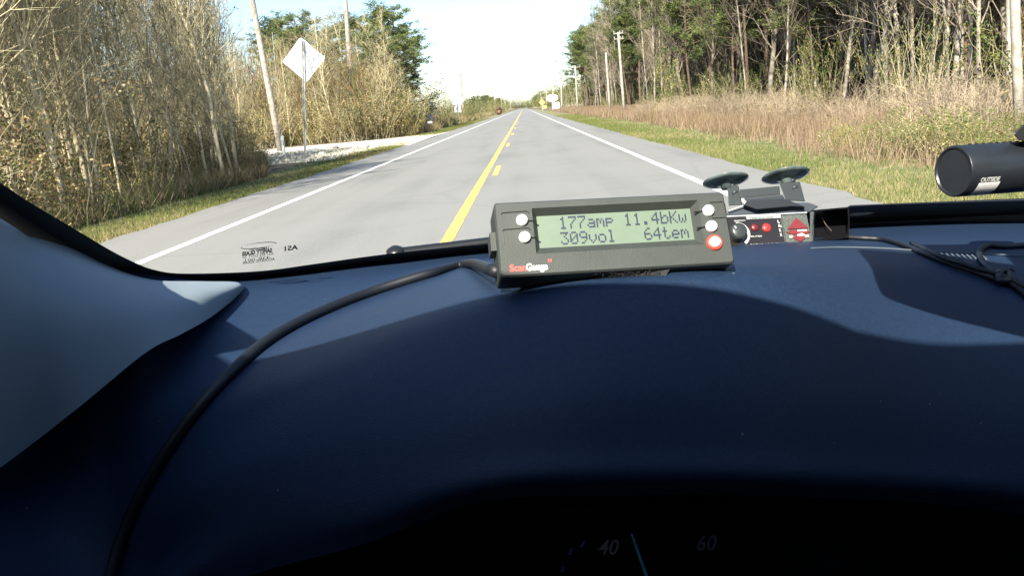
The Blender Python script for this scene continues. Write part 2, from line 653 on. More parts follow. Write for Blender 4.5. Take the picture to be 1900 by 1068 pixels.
def leaf(mb, r, p, s, mi):
    d = rdir(r, Vector((0, 0, 1)), r.uniform(0, 3.1))
    a = d.orthogonal().normalized() * s * .45
    mb.add([p - a * .3, p + d * s * .5 + a, p + d * s, p + d * s * .5 - a], [(0, 1, 2, 3)], mi)


def bare_tree(seed, h, r0, nl, nb, nt, leaves=0, lmi=1, lean=.05, fork=False, t0=.25, spread=1.0):
    """returns (trunk mesh builder, crown mesh builder)"""
    r = random.Random(seed)
    T, C = MB(), MB()
    tr = stem_pts(r, Vector((0, 0, -.1)), Vector((r.gauss(0, lean), r.gauss(0, lean), 1)), h, 9, .055, .02)
    rad = [r0 * (1 - .88 * i / 9) for i in range(10)]
    T.tube(tr, rad, 6, 0)
    trunks = [(tr, rad)]
    if fork:
        p, d = pt_on(tr, .35)
        t2 = stem_pts(r, p, rdir(r, d, .3), h * .6, 6, .06, .06)
        rd = [r0 * .6 * (1 - .85 * i / 6) for i in range(7)]
        T.tube(t2, rd, 5, 0)
        trunks.append((t2, rd))
    tips = []
    for (q, rd) in trunks:
        for i in range(nl if q is tr else nl // 2):
            t = t0 + (1 - t0) * (i + r.random()) / (nl if q is tr else nl // 2)
            t = min(t, .97)
            p, d = pt_on(q, t)
            L = h * r.uniform(.16, .34) * (1.15 - t * .75) * spread
            ang = r.uniform(.35, .95)
            lb = stem_pts(r, p, rdir(r, d, ang), L, 5, .12, .10)
            rl = r0 * .30 * (1.1 - t) + .006
            C.tube(lb, [rl, rl * .8, rl * .6, rl * .45, rl * .3, rl * .18], 4, 0, cap=False)
            for j in range(nb):
                p2, d2 = pt_on(lb, r.uniform(.2, 1))
                L2 = L * r.uniform(.25, .6)
                b2 = stem_pts(r, p2, rdir(r, d2, r.uniform(.4, .9)), L2, 3, .12, .08)
                C.tube(b2, [.009, .007, .005, .003], 3, 0, cap=False)
                for k in range(nt):
                    p3, d3 = pt_on(b2, r.uniform(.2, 1))
                    b3 = stem_pts(r, p3, rdir(r, d3, r.uniform(.4, .9)), L2 * r.uniform(.3, .7), 2, .1, .06)
                    C.tube(b3, [.006, .004, .0025], 3, 0, cap=False)
                    tips.append(b3[-1])
                    tips.append(b3[1])
    for i in range(leaves):
        p = r.choice(tips)
        leaf(C, r, p + Vector((r.gauss(0, .05), r.gauss(0, .05), r.gauss(0, .05))), r.uniform(.04, .09), lmi)
    return T, C


def pine_tree(seed, h, r0, crown0=.45, spread=.16, clumps=70):
    r = random.Random(seed)
    T, C = MB(), MB()
    tr = stem_pts(r, Vector((0, 0, -.1)), Vector((r.gauss(0, .02), r.gauss(0, .02), 1)), h, 9, .025, .02)
    T.tube(tr, [r0 * (1 - .85 * i / 9) for i in range(10)], 7, 0)
    for i in range(clumps):
        t = crown0 + (1 - crown0) * (i / clumps) ** .8
        t = min(t, .99)
        p, d = pt_on(tr, t)
        k = (t - crown0) / (1 - crown0)
        L = h * spread * (.45 + math.sin((k * .72 + .18) * math.pi) * .75) * r.uniform(.45, 1.2)
        lb = stem_pts(r, p, rdir(r, Vector((0, 0, 1)), r.uniform(1.0, 1.7)), L, 4, .12, .05)
        C.tube(lb, [.05, .04, .03, .02, .012], 4, 0, cap=False)
        for c in range(7):
            q, _ = pt_on(lb, r.uniform(.35, 1.0))
            cc = q + Vector((r.gauss(0, .22), r.gauss(0, .22), r.gauss(.08, .12))) * (h / 14)
            cr = r.uniform(.22, .5) * (h / 14)
            mi = 1 if r.random() < .6 else 2
            for s in range(44):
                dd = rdir(r, Vector((0, 0, 1)), math.acos(r.uniform(-.6, 1)))
                a = dd.orthogonal().normalized()
                a.rotate(Matrix.Rotation(r.uniform(0, 6.28), 3, dd))
                p0 = cc + dd * cr * r.uniform(.05, .6) + Vector((r.gauss(0, .3), r.gauss(0, .3), r.gauss(0, .15))) * cr
                e = p0 + dd * cr * .5
                C.add([p0 - a * .04, p0 + a * .04, e], [(0, 1, 2)], mi)
    return T, C


def thicket(seed, h, wd, stems, leaves, mix, twigs=6, ls=(.04, .09)):
    """bushy shrub: many stems from the base with leaves; mix = material indices of the leaves"""
    r = random.Random(seed)
    S_, L_ = MB(), MB()
    nodes = []
    for i in range(stems):
        b = Vector((r.gauss(0, wd * .28), r.gauss(0, wd * .28), -.05))
        d = Vector((b.x * .5 / wd + r.gauss(0, .2), b.y * .5 / wd + r.gauss(0, .2), 1))
        hh = h * r.uniform(.45, 1.05)
        q = stem_pts(r, b, d, hh, 6, .10, .03)
        r1 = .006 + .006 * r.random() * h / 2
        S_.tube(q, [r1 * (1 - .12 * k) for k in range(7)], 3, 0, cap=False)
        for j in range(twigs):
            p, dd = pt_on(q, r.uniform(.15, 1))
            t = stem_pts(r, p, rdir(r, dd, r.uniform(.4, 1.1)), hh * r.uniform(.12, .32), 3, .15, .06)
            S_.tube(t, [.005, .004, .003, .002], 3, 0, cap=False)
            nodes += t[1:]
    for i in range(leaves):
        p = r.choice(nodes)
        leaf(L_, r, p + Vector((r.gauss(0, .07), r.gauss(0, .07), r.gauss(0, .07))), r.uniform(*ls), r.choice(mix))
    return S_, L_


LEAFM = [l_olive, l_green, l_rust, l_yel, l_tan]
protos = {}


def proto_tree(key, tc, mt, mc):
    T, C = tc
    protos[key] = (T.mesh(key + "_trunk", [mt], True), C.mesh(key + "_crown", mc))


for i in range(6):
    proto_tree("bt%d" % i, bare_tree(10 + i, 12, .045 + .014 * (i % 3), 34, 6, 3, leaves=260, lmi=(1, 2, 3)[i % 3], fork=i % 2 == 0, lean=.05, spread=.75, t0=.12),
               m_bark_t, [m_twig_t, l_tan, l_rust, l_olive])
for i in range(6):
    proto_tree("bg%d" % i, bare_tree(30 + i, 17, .075 + .02 * (i % 3), 36, 6, 4, leaves=300, lmi=1, fork=i % 2 == 1, lean=.03, t0=.14, spread=.7),
               m_bark_g, [m_twig_g, l_tan])
for i in range(4):
    proto_tree("pn%d" % i, pine_tree(50 + i, 16, .17, crown0=(.40, .52, .62, .33)[i], spread=(.22, .19, .17, .23)[i]), m_bark_p, [m_bark_p, l_pine, l_pine2])
mixes = {'green': [0, 1, 1, 0, 4], 'rust': [2, 2, 4, 0], 'mix': [0, 4, 2, 0, 4, 1], 'yellow': [3, 4, 0, 3], 'dark': [0, 1, 0]}
for k, (key, mx) in enumerate(mixes.items()):
    for i in range(2):
        S_, L_ = thicket(70 + k * 3 + i, 3.0, 1.5, 26, 2400 if key in ('green', 'dark') else 1500, mx)
        protos["sh_%s%d" % (key, i)] = (S_.mesh("shrub_stems", [m_twig_t]), L_.mesh("shrub_leaves", LEAFM))
S_, L_ = thicket(99, 1.6, 1.6, 60, 60, [4, 0], twigs=10)
protos["sh_twig0"] = (S_.mesh("shrub_stems", [m_twig_b]), L_.mesh("shrub_leaves", LEAFM))
S_, L_ = thicket(98, 1.3, 1.5, 40, 80, [4, 0], twigs=14)
protos["sh_twig1"] = (S_.mesh("shrub_stems", [m_twig_b]), L_.mesh("shrub_leaves", LEAFM))
COUNT = {}


def plant(key, name, x, y, s, label, group, cat='tree', sx=1.0, rz=None, tilt=0.0, z=0.0, parts=('trunk', 'crown'), r=random.Random(0)):
    o = empty(name, (x, y, z))
    o.rotation_euler = (tilt * r.uniform(-1, 1), tilt * r.uniform(-1, 1), r.uniform(0, 6.28) if rz is None else rz)
    o.scale = (s * sx, s * sx, s)
    for nm, me in zip(parts, protos[key]):
        c = bpy.data.objects.new(nm, me)
        COL.objects.link(c)
        c.parent = o
    tag(o, label, cat, group)
    COUNT[name] = COUNT.get(name, 0) + 1
    return o


SP = ('stems', 'foliage')


def zone(t):
    return "just left of the leaning utility pole" if t < .44 else ("above the windshield's lower left corner" if t < .58 else "at the left edge above the windshield pillar")


def rzone(t):
    return "behind the poles" if t < .2 else ("above the suction cups" if t < .4 else "near the thick right pole")
rg = random.Random(77)
# ---- left: tan saplings beside the road, up to the driveway
for i in range(105):
    t = rg.uniform(.35, .80)
    x = -(8.8 + (rg.random() ** 1.3) * 12)
    y = -x / t
    if y > 45:
        y = 45 - rg.random() * 12; x = -t * y
    plant("bt%d" % rg.randrange(6), "bare_tree", x, y, rg.uniform(.6, 1.0), "slender tan bare sapling in the thicket " + zone(-x / y), "tan saplings " + zone(-x / y), sx=rg.uniform(.8, 1.2), tilt=.06, r=rg)
for i in range(46):
    y = 8.5 + 36 * rg.random() ** .9
    x0 = max(8.1, .34 * y + .3)
    x = -(x0 + rg.random() ** 1.8 * 8)
    key = rg.choice(['mix', 'rust', 'green', 'mix', 'mix', 'green'])
    plant("sh_%s%d" % (key, rg.randrange(2)), "shrub", x, y, rg.uniform(.35, .85), "scrubby brown and olive shrub at the foot of the tan saplings",
          "scrub under the tan saplings", 'shrub', sx=rg.uniform(.9, 1.5), parts=SP, r=rg)
for i in range(8):
    x, y = -9.0 - rg.random() * 1.5, 10.5 + i * .45
    plant("sh_%s%d" % (rg.choice(['green', 'rust', 'mix']), i % 2), "shrub", x, y, rg.uniform(.6, .9), "leafy green and rust shrub beside the windshield pillar",
          "leafy shrubs beside the pillar", 'shrub', sx=1.1, parts=SP, r=rg)
plant("sh_yellow0", "shrub", G(335, 330).x - .3, G(335, 330).y, .42, "small lime-yellow bush at the edge of the tan saplings", None, 'shrub', parts=SP, r=rg)
# ---- left behind the driveway
for i in range(54):
    y = 65 + 45 * rg.random() ** 1.3
    a = rg.uniform(.14, .42) if rg.random() < .8 else rg.uniform(.42, .7)
    x = -max(11, a * y)
    plant("bt%d" % rg.randrange(6), "bare_tree", x, y, rg.uniform(.35, .85) * (.65 if a < .17 else 1), "slender pale bare tree growing behind the sandy driveway",
          "bare trees behind the driveway", sx=rg.uniform(.9, 1.3), tilt=.05, r=rg)
for i in range(60):
    y = 63.5 + 16 * rg.random() ** 1.5
    a = rg.uniform(.125, .36)
    x = -max(10.6, a * y * .95)
    key = rg.choice(['mix', 'rust', 'yellow', 'mix', 'rust', 'green'])
    plant("sh_%s%d" % (key, rg.randrange(2)), "shrub", x, y, rg.uniform(.8, 1.5), "rust and olive shrub along the back edge of the sandy driveway",
          "shrubs behind the driveway", 'shrub', sx=1.3, parts=SP, r=rg)
for i in range(50):
    y = 78 + 330 * rg.random() ** 1.6
    x = -((9.4 if y > 110 else 11.2) + rg.random() ** 1.5 * 14)
    key = rg.choice(['mix', 'rust', 'green', 'green', 'dark'])
    plant("sh_%s%d" % (key, rg.randrange(2)), "shrub", x, y, rg.uniform(.8, 1.7), "rounded roadside shrub in the hedge-like line receding past the mailbox",
          "shrubs receding past the mailbox", 'shrub', sx=1.5, parts=SP, r=rg)
# pines behind the driveway
for (px, py, Y, s, k, lb) in ((726, 20, 92, 0, 0, "tall pine with open crown at the right end of the trees behind the driveway"),
                              (700, 38, 96, 0, 3, "full green pine just behind the tall open-crowned one by the driveway"),
                              (760, 120, 88, 0, 1, "small leaning pine at the sky edge of the driveway trees"),
                              (555, 35, 84, 0, 3, "dark green pine rising behind the large diamond sign"),
                              (520, 45, 95, 0, 1, "pine showing between the near utility pole and the diamond sign"),
                              (665, 42, 88, 0, 0, "rounded pine beside the thick pale pole"),
                              (610, 60, 100, 0, 1, "pine behind the pale bare tree between sign and thick pole"),
                              (545, 62, 90, 0, 0, "lower pine crown just left of the large diamond sign's top"), (738, 75, 84, 0, 3, "broad low pine in front of the tall open-crowned pine"),
                              (685, 66, 80, 0, 0, "shorter pine crown just right of the thick pale pole")):
    q = at_y(px, py, Y)
    plant("pn%d" % k, "pine_tree", q.x, Y, q.z / 16, lb, "pines behind the driveway", sx=1.3, r=rg)
for px, pt, k, lb in ((600, 26, 2, "broad pale many-branched bare tree between the diamond sign and the thick pole"), (625, 34, 4, "pale bare tree close left of the thick pole"),
                      (578, 40, 0, "pale bare tree directly behind the right corner of the large diamond sign"), (668, 60, 3, "pale bare tree close right of the thick pole"), (705, 85, 1, "lower pale bare tree in front of the driveway pines")):
    q = at_y(px, pt, 70)
    plant("bt%d" % k, "pale_bare_tree", q.x, 70, q.z / 12, lb, None, sx=2.0, r=rg)
for px, pt in ((812, 152), (834, 160)):
    q = at_y(px, pt, 150)
    plant("bt4", "bare_tree", q.x, 150, q.z / 12, "thin lone %s bare tree against the white sky past the pine" % ("taller" if px < 820 else "shorter"), None, sx=1.4, r=rg)
# far tree lines
for i in range(60):
    Y = 250 + 11 * i + rg.uniform(-8, 8)
    x = -13 - rg.random() ** 1.5 * 16 - (Y - 260) * .01
    plant(*(("pn%d" % rg.randrange(4), "pine_tree", x, Y, rg.uniform(.36, .5) + (Y - 250) * .0004) if i % 4 == 0 else ("sh_%s%d" % (rg.choice(['dark', 'green', 'mix']), i % 2), "leafy_tree", x, Y, rg.uniform(1.6, 2.3) + (Y - 250) * .0022)), "small distant tree in the line left of the vanishing road", "distant trees left of the road", sx=1.6, r=rg)
for i in range(80):
    Y = 300 + 12 * i + rg.uniform(-8, 8)
    x = 15.5 + rg.random() ** 1.8 * 30
    plant(*(("pn%d" % rg.randrange(4), "pine_tree", x, Y, rg.uniform(.65, 1.0)) if i % 4 == 0 else ("sh_%s%d" % (rg.choice(['dark', 'green', 'mix', 'dark']), i % 2), "leafy_tree", x, Y, rg.uniform(2.6, 4.6))), "small distant tree in the line right of the vanishing road", "distant trees right of the road", sx=1.5, r=rg)
for i in range(14):
    plant("sh_dark%d" % (i % 2), "leafy_tree", -22 + 3.6 * i, 1300 + rg.uniform(0, 60), rg.uniform(3.5, 5.5), "tiny hazy tree closing the far end of the road", "trees at the road's end", sx=1.8, r=rg)

# ---- right woods
for i in range(139):
    t = rg.uniform(.075, .62)
    x = 13.6 + (rg.random() ** 1.4) * 14
    y = x / t
    if y > 215:
        y = 215 - rg.random() * 40
    plant("bg%d" % rg.randrange(6), "bare_tree", x, y, rg.uniform(.72, 1.12), "tall grey bare tree of the right woods, " + rzone(x / y), "grey bare trees of the right woods, " + rzone(x / y), sx=rg.uniform(.8, 1.25), tilt=.05, r=rg)
for i in range(76):
    t = rg.uniform(.08, .66)
    x = 17 + rg.random() * 13
    y = min(205, x / t)
    plant("pn%d" % rg.randrange(4), "pine_tree", x, y, rg.uniform(.75, 1.15), "dark pine standing deep among the grey bare trees",
          "dark pines inside the right woods", sx=1.3, r=rg)
for i in range(20):
    y = 118 + 5.0 * i
    q = 14.5 + rg.random() * 6
    plant("pn%d" % (i % 4), "pine_tree", q, y, rg.uniform(.85, 1.1) , "green pine at the far sky edge of the right woods", "pines at the end of the right woods", sx=1.25, r=rg)
for i in range(70):
    y = 14 + 180 * rg.random() ** 1.3
    x = 14.5 + rg.random() * 10
    key = rg.choice(['dark', 'green', 'dark', 'mix'])
    plant("sh_%s%d" % (key, rg.randrange(2)), "shrub", x, y, rg.uniform(.6, 1.3), "shady understorey shrub between the grey trunks of the right woods", "shrubs under the right woods", 'shrub', sx=1.3, parts=SP, r=rg)
for i in range(30):
    t = .085 + .5 * (i + rg.random()) / 30
    x = 14.2 + rg.random() * 3.5
    plant("pn%d" % rg.randrange(4), "pine_tree", x, x / t, rg.uniform(.6, .95), "green pine in the front row of the right woods, " + rzone(t), "front pines of the right woods, " + rzone(t), sx=1.0, r=rg)
# a leafy evergreen pair seen in the right woods
for (px, py, Y, s, lb) in ((1482, 105, 33, 1.6, "bright green leafy evergreen, lower of the two among the grey trunks"), (1520, 40, 32, 2.6, "tall bright green evergreen among the grey trunks"),
                           (1722, -10, 24, 2.4, "dark green leafy evergreen in the right woods nearest the thick pole"), (1650, 60, 28, 2.0, "narrow evergreen between the tall bright one and the dark one"),
                           (1240, 90, 55, 2, "small evergreen in the far part of the right woods")):
    q = at_y(px, py, Y)
    plant("sh_green%d" % (px % 2), "evergreen_tree", q.x, Y, q.z / 3.0 * 1.02, lb, None, sx=.62, parts=('trunk', 'crown'), r=rg)
# brush in front of woods
for i in range(64):
    y = 13 + 60 * rg.random() ** 1.4
    x = 8.6 + rg.random() * 5.0
    plant("sh_twig%d" % rg.randrange(2), "twiggy_brush", x, y, rg.uniform(.5, 1.0), "pale leafless twiggy brush rising from the tall dry grass", "twiggy brush in the dry grass", 'brush', sx=1.2, parts=SP, r=rg)
for i in range(26):
    y = 9.5 + 7.5 * (i / 26) + rg.uniform(-.3, .3)
    x = 6.15 + rg.random() * 1.2
    plant("sh_%s%d" % (rg.choice(['green', 'yellow', 'dark', 'mix']), i % 2), "shrub", x, y, rg.uniform(.14, .28), "low leafy green briar between the mown verge and the dry grass", "low briars behind the black camera tube", 'shrub', sx=1.8, parts=SP, r=rg)

# ================================================================== POLES, SIGNS, MAILBOX
m_wood = mat("pole_wood", (0.42, 0.39, 0.34), .8, (0.25, 0.22, 0.18), 5, detail=6, bump=.3, bscale=20)
m_alu = mat("sign_aluminium", (0.80, 0.81, 0.82), .5, (0.76, 0.77, 0.78), 4, metal=.0)
m_galv = mat("galvanised_steel", (0.50, 0.51, 0.50), .5, (0.38, 0.39, 0.39), 14, metal=.5)
m_blackp = mat("black_plastic", (0.012, 0.013, 0.014), .35)


def pole(base, top, r0, r1, label, group=None, arm=None):
    o = empty("utility_pole", (base.x, base.y, 0))
    mb = MB()
    pts = [base.lerp(top, t) for t in (0, .25, .5, .75, 1)]
    mb.tube(pts, [r0 + (r1 - r0) * t for t in (0, .25, .5, .75, 1)], 12)
    mb.build("pole_shaft", m_wood, o, smooth=True)
    if arm:
        for frac, wd in arm:
            p = base.lerp(top, frac)
            mb = MB()
            mb.box(p, (wd, .09, .09))
            c = mb.build("crossarm", m_wood, o)
            mb = MB()
            for sx in (-.45, 0.18, .45):
                mb.lathe([(.04, 0), (.07, .03), (.04, .07), (.07, .1), (.03, .16), (0, .17)], p + Vector((sx * wd, 0, .06)), (0, 0, 1), 8)
            mb.build("insulator", m_galv, c)
    tag(o, label, "utility pole", group)
    return o


# left, with guy wire and white guard
b1 = G(521, 282); t1 = at_y(462, -30, b1.y)
pole(Vector((b1.x, b1.y, -.1)), t1 + (t1 - b1) * .25, .20, .15, "weathered leaning utility pole left of the large diamond sign")
b2 = G(527, 290)
o = empty("guy_wire", (b2.x, b2.y, 0))
mb = MB(); tt = at_y(505, 60, b2.y)
mb.tube([b2, tt], .018, 6); mb.build("wire", m_galv, o)
mb = MB(); mb.tube([b2 - Vector((0, 0, .05)), b2.lerp(tt, .17)], .085, 10); mb.build("guard", mat("white_vinyl", (.8, .8, .77), .5), o)
tag(o, "thin guy wire in a white guard at the foot of the leaning pole", "guy wire")
# left second, behind the brush
Y = 74
bb = at_y(653, 175, Y); tt = at_y(638, -40, Y)
dirv = (bb - tt)
base = bb + dirv * (bb.z / max(.1, tt.z - bb.z))
pole(Vector((base.x, Y, -.1)), tt + (tt - bb) * .2, .34, .12, "thick pale utility pole right of the large diamond sign, standing behind the brush")
# left far series
for (px, py, Y, lb) in ((846, 60, 140, "very slender pale pole rising behind the far diamond sign"), (893, 172, 330, "far left roadside pole, tallest of the distant ones"), (917, 172, 420, "second distant left roadside pole, beside the red disc"),
                        (929, 176, 520, "third distant left roadside pole past the red disc"), (936, 177, 620, "fourth distant left roadside pole, thin and pale"),
                        (946, 180, 800, "last distant left roadside pole before the vanishing point")):
    tt = at_y(px, py, Y)
    b = Vector((tt.x + .02 * Y * 0, Y, 0))
    pole(b, tt, .2 if Y < 200 else .36, .13 if Y < 200 else .3, lb, "roadside poles on the left")
# right series
for (px, py, pb, Y, lb, arm) in ((1147, 60, 1158, 81, "tall utility pole with a crossarm before the right woods", [(.985, .9), (.92, .9)]),
                                 (1124, 98, 1132, 97, "second utility pole on the right, left of the crossarm pole", None),
                                 (1067, 122, 1072, 155, "third pole on the right, at the sky edge of the woods", [(.96, 1.9)]),
                                 (1041, 158, 1043, 300, "fourth right pole, small, behind the white sign", None),
                                 (1026, 160, 1027, 380, "fifth right pole, rising just above the white sign", None),
                                 (1014, 168, 1015, 480, "sixth right pole, tiny beyond the yellow sign", None),
                                 (1003, 172, 1004, 600, "seventh right pole, faint near the vanishing point", None)):
    tt = at_y(px, py, Y)
    b = at_y(pb, 205, Y)
    pole(Vector((b.x, Y, 0)), tt, (.15 if Y < 100 else .17) if Y < 200 else .32, (.11 if Y < 100 else .14) if Y < 200 else .26, lb, "roadside poles on the right", arm)
bp = at_y(1893, 235, 16.5); tp = at_y(1884, 0, 16.5)
pole(Vector((bp.x, bp.y, -.05)), tp + (tp - bp) * 1.4, .098, .085, "near pale round utility pole at the right edge of the view")
bp = at_y(1873, 235, 24)
pole(Vector((bp.x, 24, -.05)), Vector((bp.x - .2, 24, 3.9)), .10, .09, "short weathered post partly hidden behind the near right pole")


def diamond_sign(base, half, zc, label, plate=None, lean=0.0, group=None):
    o = empty("road_sign", (base.x, base.y, 0))
    s = half
    bx, by = base.x, base.y
    pts = []
    n = 6
    cr = s * .12
    for k in range(4):            # rounded diamond outline
        a = math.pi / 2 * k
        c = Vector((math.cos(a), 0, math.sin(a))) * (s - cr * 1.0)
        for j in range(n + 1):
            t = a - math.pi / 4 + (math.pi / 2) * j / n
            pts.append(c + Vector((math.cos(t), 0, math.sin(t))) * cr * .7)
    mb = MB()
    th = .006
    N = len(pts)
    off = Vector((bx + lean * zc, by + .05, zc))
    mb.add([p + off for p in pts] + [p + off + Vector((0, th, 0)) for p in pts],
           [tuple(range(N)), tuple(range(2 * N - 1, N - 1, -1))] + [(i, (i + 1) % N, N + (i + 1) % N, N + i) for i in range(N)])
    mb.build("sign_panel", m_alu, o)
    mb = MB()                      # U-channel post standing in front of the panel's back
    top = zc + s * .82
    for dx, dy, ww, dd in ((0, .02, .055, .008), (-.03, 0, .008, .05), (.03, 0, .008, .05), (-.042, -.022, .02, .006), (.042, -.022, .02, .006)):
        vs = []
        for z in (-.1, top):
            for a, b in ((-1, -1), (1, -1), (1, 1), (-1, 1)):
                vs.append((bx + lean * z + dx + a * ww / 2, by + dy + b * dd / 2, z))
        mb.add(vs, [(0, 1, 2, 3), (7, 6, 5, 4), (0, 4, 5, 1), (1, 5, 6, 2), (2, 6, 7, 3), (3, 7, 4, 0)])
    mb.build("post", m_galv, o)
    mb = MB()
    for dz in (-.45, .45):
        mb.lathe([(0, -.02), (.022, -.02), (.022, 0), (.022, .03)], (bx + lean * zc, by - .03, zc + dz * s), (0, 1, 0), 6)
    mb.build("bolt", m_galv, o)
    if plate:
        mb = MB()
        mb.box((bx + lean * plate[1], by + .05, plate[1]), (plate[0], .006, plate[0] * .95))
        mb.build("advisory_plate", m_alu, o, bevel=.0)
    tag(o, label, "road sign", group)


b = G(567, 302)
c = at_y(563, 111, b.y)
top = at_y(562, 69, b.y)
diamond_sign(Vector((b.x, b.y, 0)), (at_y(603, 111, b.y) - at_y(522, 111, b.y)).length / 2, c.z, "large diamond road sign seen from its bare white back, nearest on the left verge", lean=(c.x - b.x) / c.z)
b = G(851, 231)
c = at_y(848, 187, b.y); pz = at_y(849, 203, b.y)
diamond_sign(Vector((b.x, b.y, 0)), (at_y(861, 187, b.y) - at_y(834, 187, b.y)).length / 2, c.z, "small distant diamond road sign with a square plate under it",
             lean=(c.x - b.x) / c.z, plate=((at_y(855, 203, b.y) - at_y(843, 203, b.y)).length, pz.z))

# mailbox
b = G(798, 246)
o = empty("mailbox", (b.x, b.y, 0))
mb = MB(); mb.box((b.x - .12, b.y, .55), (.28, .12, 1.1)); mb.build("post", mat("dark_wood", (.045, .035, .028), .9), o)
mb = MB()
n = 12
prof = [(-.28, 0)] + [(.28 * math.cos(math.pi - math.pi * k / n), .22 + .22 * math.sin(math.pi * k / n)) for k in range(n + 1)] + [(.28, 0)]
vs = [(b.x + .12 + u, b.y + d, 1.08 + v) for d in (-.35, .35) for u, v in prof]
k = len(prof)
mb.add(vs, [tuple(range(k - 1, -1, -1)), tuple(range(k, 2 * k))] + [(i, (i + 1) % k, k + (i + 1) % k, k + i) for i in range(k)])
mb.build("box", mat("mailbox_black", (.035, .04, .05), .45, metal=.3), o)
mb = MB(); mb.box((b.x + .1, b.y, .86), (.40, .5, .17)); mb.build("newspaper_holder", mat("white_plastic", (.75, .75, .73), .5), o, bevel=.03)
mb = MB(); mb.box((b.x + .42, b.y - .1, 1.3), (.02, .1, .22)); mb.build("flag", mat("flag_red", (.5, .03, .02), .5), o)
tag(o, "dark mailbox on a wooden post with a white newspaper holder below", "mailbox")

# far roadside things
Y = 240
q = at_y(925, 203, Y); rad = 7 * Y / FPX
o = empty("roadside_marker", (q.x, Y, 0))
mb = MB(); mb.lathe([(rad * .35, 0), (rad * .35, -.15), (rad * .8, -.2), (rad, -.05), (rad, .05), (rad * .8, .2), (rad * .35, .15), (rad * .35, 0)], (q.x, Y, rad), (0, 1, 0), 20)
mb.build("ring", mat("dark_red", (.05, .012, .010), .7), o, smooth=True)
mb = MB(); mb.lathe([(rad * .34, -.05), (rad * .34, .05), (0, .05)], (q.x, Y, rad), (0, 1, 0), 14); mb.build("hub", mat("orange_faded", (.25, .13, .08), .7), o)
tag(o, "dark red ring-shaped marker standing on the far left shoulder", "marker")
Y = 200
q = at_y(1032, 205, Y); k = Y / FPX
o = empty("roadside_sign", (q.x, Y, 0))
zt = at_y(1032, 190, Y).z
mb = MB(); mb.box((q.x, Y, zt / 2), (13 * k, .5, zt)); mb.build("pillar", mat("white_board", (.82, .82, .80), .6), o, bevel=.03)
zc = at_y(1026, 182, Y).z
mb = MB()
vs = []
for d in (-.15, .15):
    for j in range(20):
        t = 2 * math.pi * j / 20
        vs.append((q.x - 6 * k + 11 * k * math.cos(t), Y + d - .45, zc + 6.5 * k * math.sin(t)))
mb.add(vs, [tuple(range(19, -1, -1)), tuple(range(20, 40))] + [(j, (j + 1) % 20, 20 + (j + 1) % 20, 20 + j) for j in range(20)])
mb.build("oval_board", mat("white_board", (.82, .82, .80), .6), o)
tag(o, "white oval roadside board on a white pillar at the far right shoulder", "sign")
Y = 260
q = at_y(1007, 205, Y); k = Y / FPX
o = empty("warning_sign", (q.x, Y, 0))
mb = MB(); mb.tube([(q.x, Y, 0), (q.x, Y, at_y(1007, 180, Y).z)], .12, 8); mb.build("post", m_galv, o)
m_yb = mat("yellow_board", (.75, .6, .12), .6)
zc = at_y(1007, 190, Y).z
mb = MB(); s = 5.5 * k
mb.add([(q.x + a, Y - .15 + d, zc + b_) for d in (0, .02) for a, b_ in ((s, 0), (0, s), (-s, 0), (0, -s))],
       [(3, 2, 1, 0), (4, 5, 6, 7), (0, 1, 5, 4), (1, 2, 6, 5), (2, 3, 7, 6), (3, 0, 4, 7)])
mb.build("sign_panel", m_yb, o)
mb = MB(); mb.box((q.x + 3 * k, Y - .2, zc * .42), (8 * k, .03, 5 * k)); mb.build("plate", m_yb, o)
tag(o, "small yellow warning sign far down the right shoulder", "sign")

# ================================================================== CAR INTERIOR
def glass_y(X, zr):
    return .86 - .28 * (X - .35) ** 2 - (zr + .14) / .45


def W(px, py, off=0.0):
    """point on the windshield under a pixel, moved off metres towards the eye"""
    r = ray(px, py)
    r = r / r.y
    lo, hi = 0.05, 1.5
    for _ in range(40):
        mid = (lo + hi) / 2
        if mid < glass_y(r.x * mid, r.z * mid):
            lo = mid
        else:
            hi = mid
    return EYE + r * (lo * (1 - off / max(.1, lo)))


car = empty("car", (0.35, 0, 0.9))
tag(car, "interior of the car the photo is taken from, dark blue dashboard under a raked windshield", "car")

m_dash = mat("dash_plastic", (0.0075, 0.020, 0.050), .55, (0.0115, 0.028, 0.064), 420, bump=.28, bscale=1300, spec=.34, contrast=(.3, .7))
_t = m_dash.node_tree                      # settled dust: sparse pale specks over the grain
_b = _t.nodes["Principled BSDF"]
_src = _b.inputs["Base Color"].links[0].from_socket
_tc = _t.nodes.new("ShaderNodeTexCoord")
_v = _t.nodes.new("ShaderNodeTexVoronoi"); _v.inputs["Scale"].default_value = 75
_t.links.new(_tc.outputs["Object"], _v.inputs["Vector"])
_l = _t.nodes.new("ShaderNodeMath"); _l.operation = 'LESS_THAN'; _l.inputs[1].default_value = 0.05
_t.links.new(_v.outputs["Distance"], _l.inputs[0])
_s = _t.nodes.new("ShaderNodeSeparateColor"); _t.links.new(_v.outputs["Color"], _s.inputs[0])
_g = _t.nodes.new("ShaderNodeMath"); _g.operation = 'GREATER_THAN'; _g.inputs[1].default_value = 0.72
_t.links.new(_s.outputs[0], _g.inputs[0])
_m = _t.nodes.new("ShaderNodeMath"); _m.operation = 'MULTIPLY'
_t.links.new(_l.outputs[0], _m.inputs[0]); _t.links.new(_g.outputs[0], _m.inputs[1])
_x = _t.nodes.new("ShaderNodeMixRGB"); _x.inputs[2].default_value = (.16, .16, .155, 1)
_t.links.new(_m.outputs[0], _x.inputs[0]); _t.links.new(_src, _x.inputs[1]); _t.links.new(_x.outputs[0], _b.inputs["Base Color"])
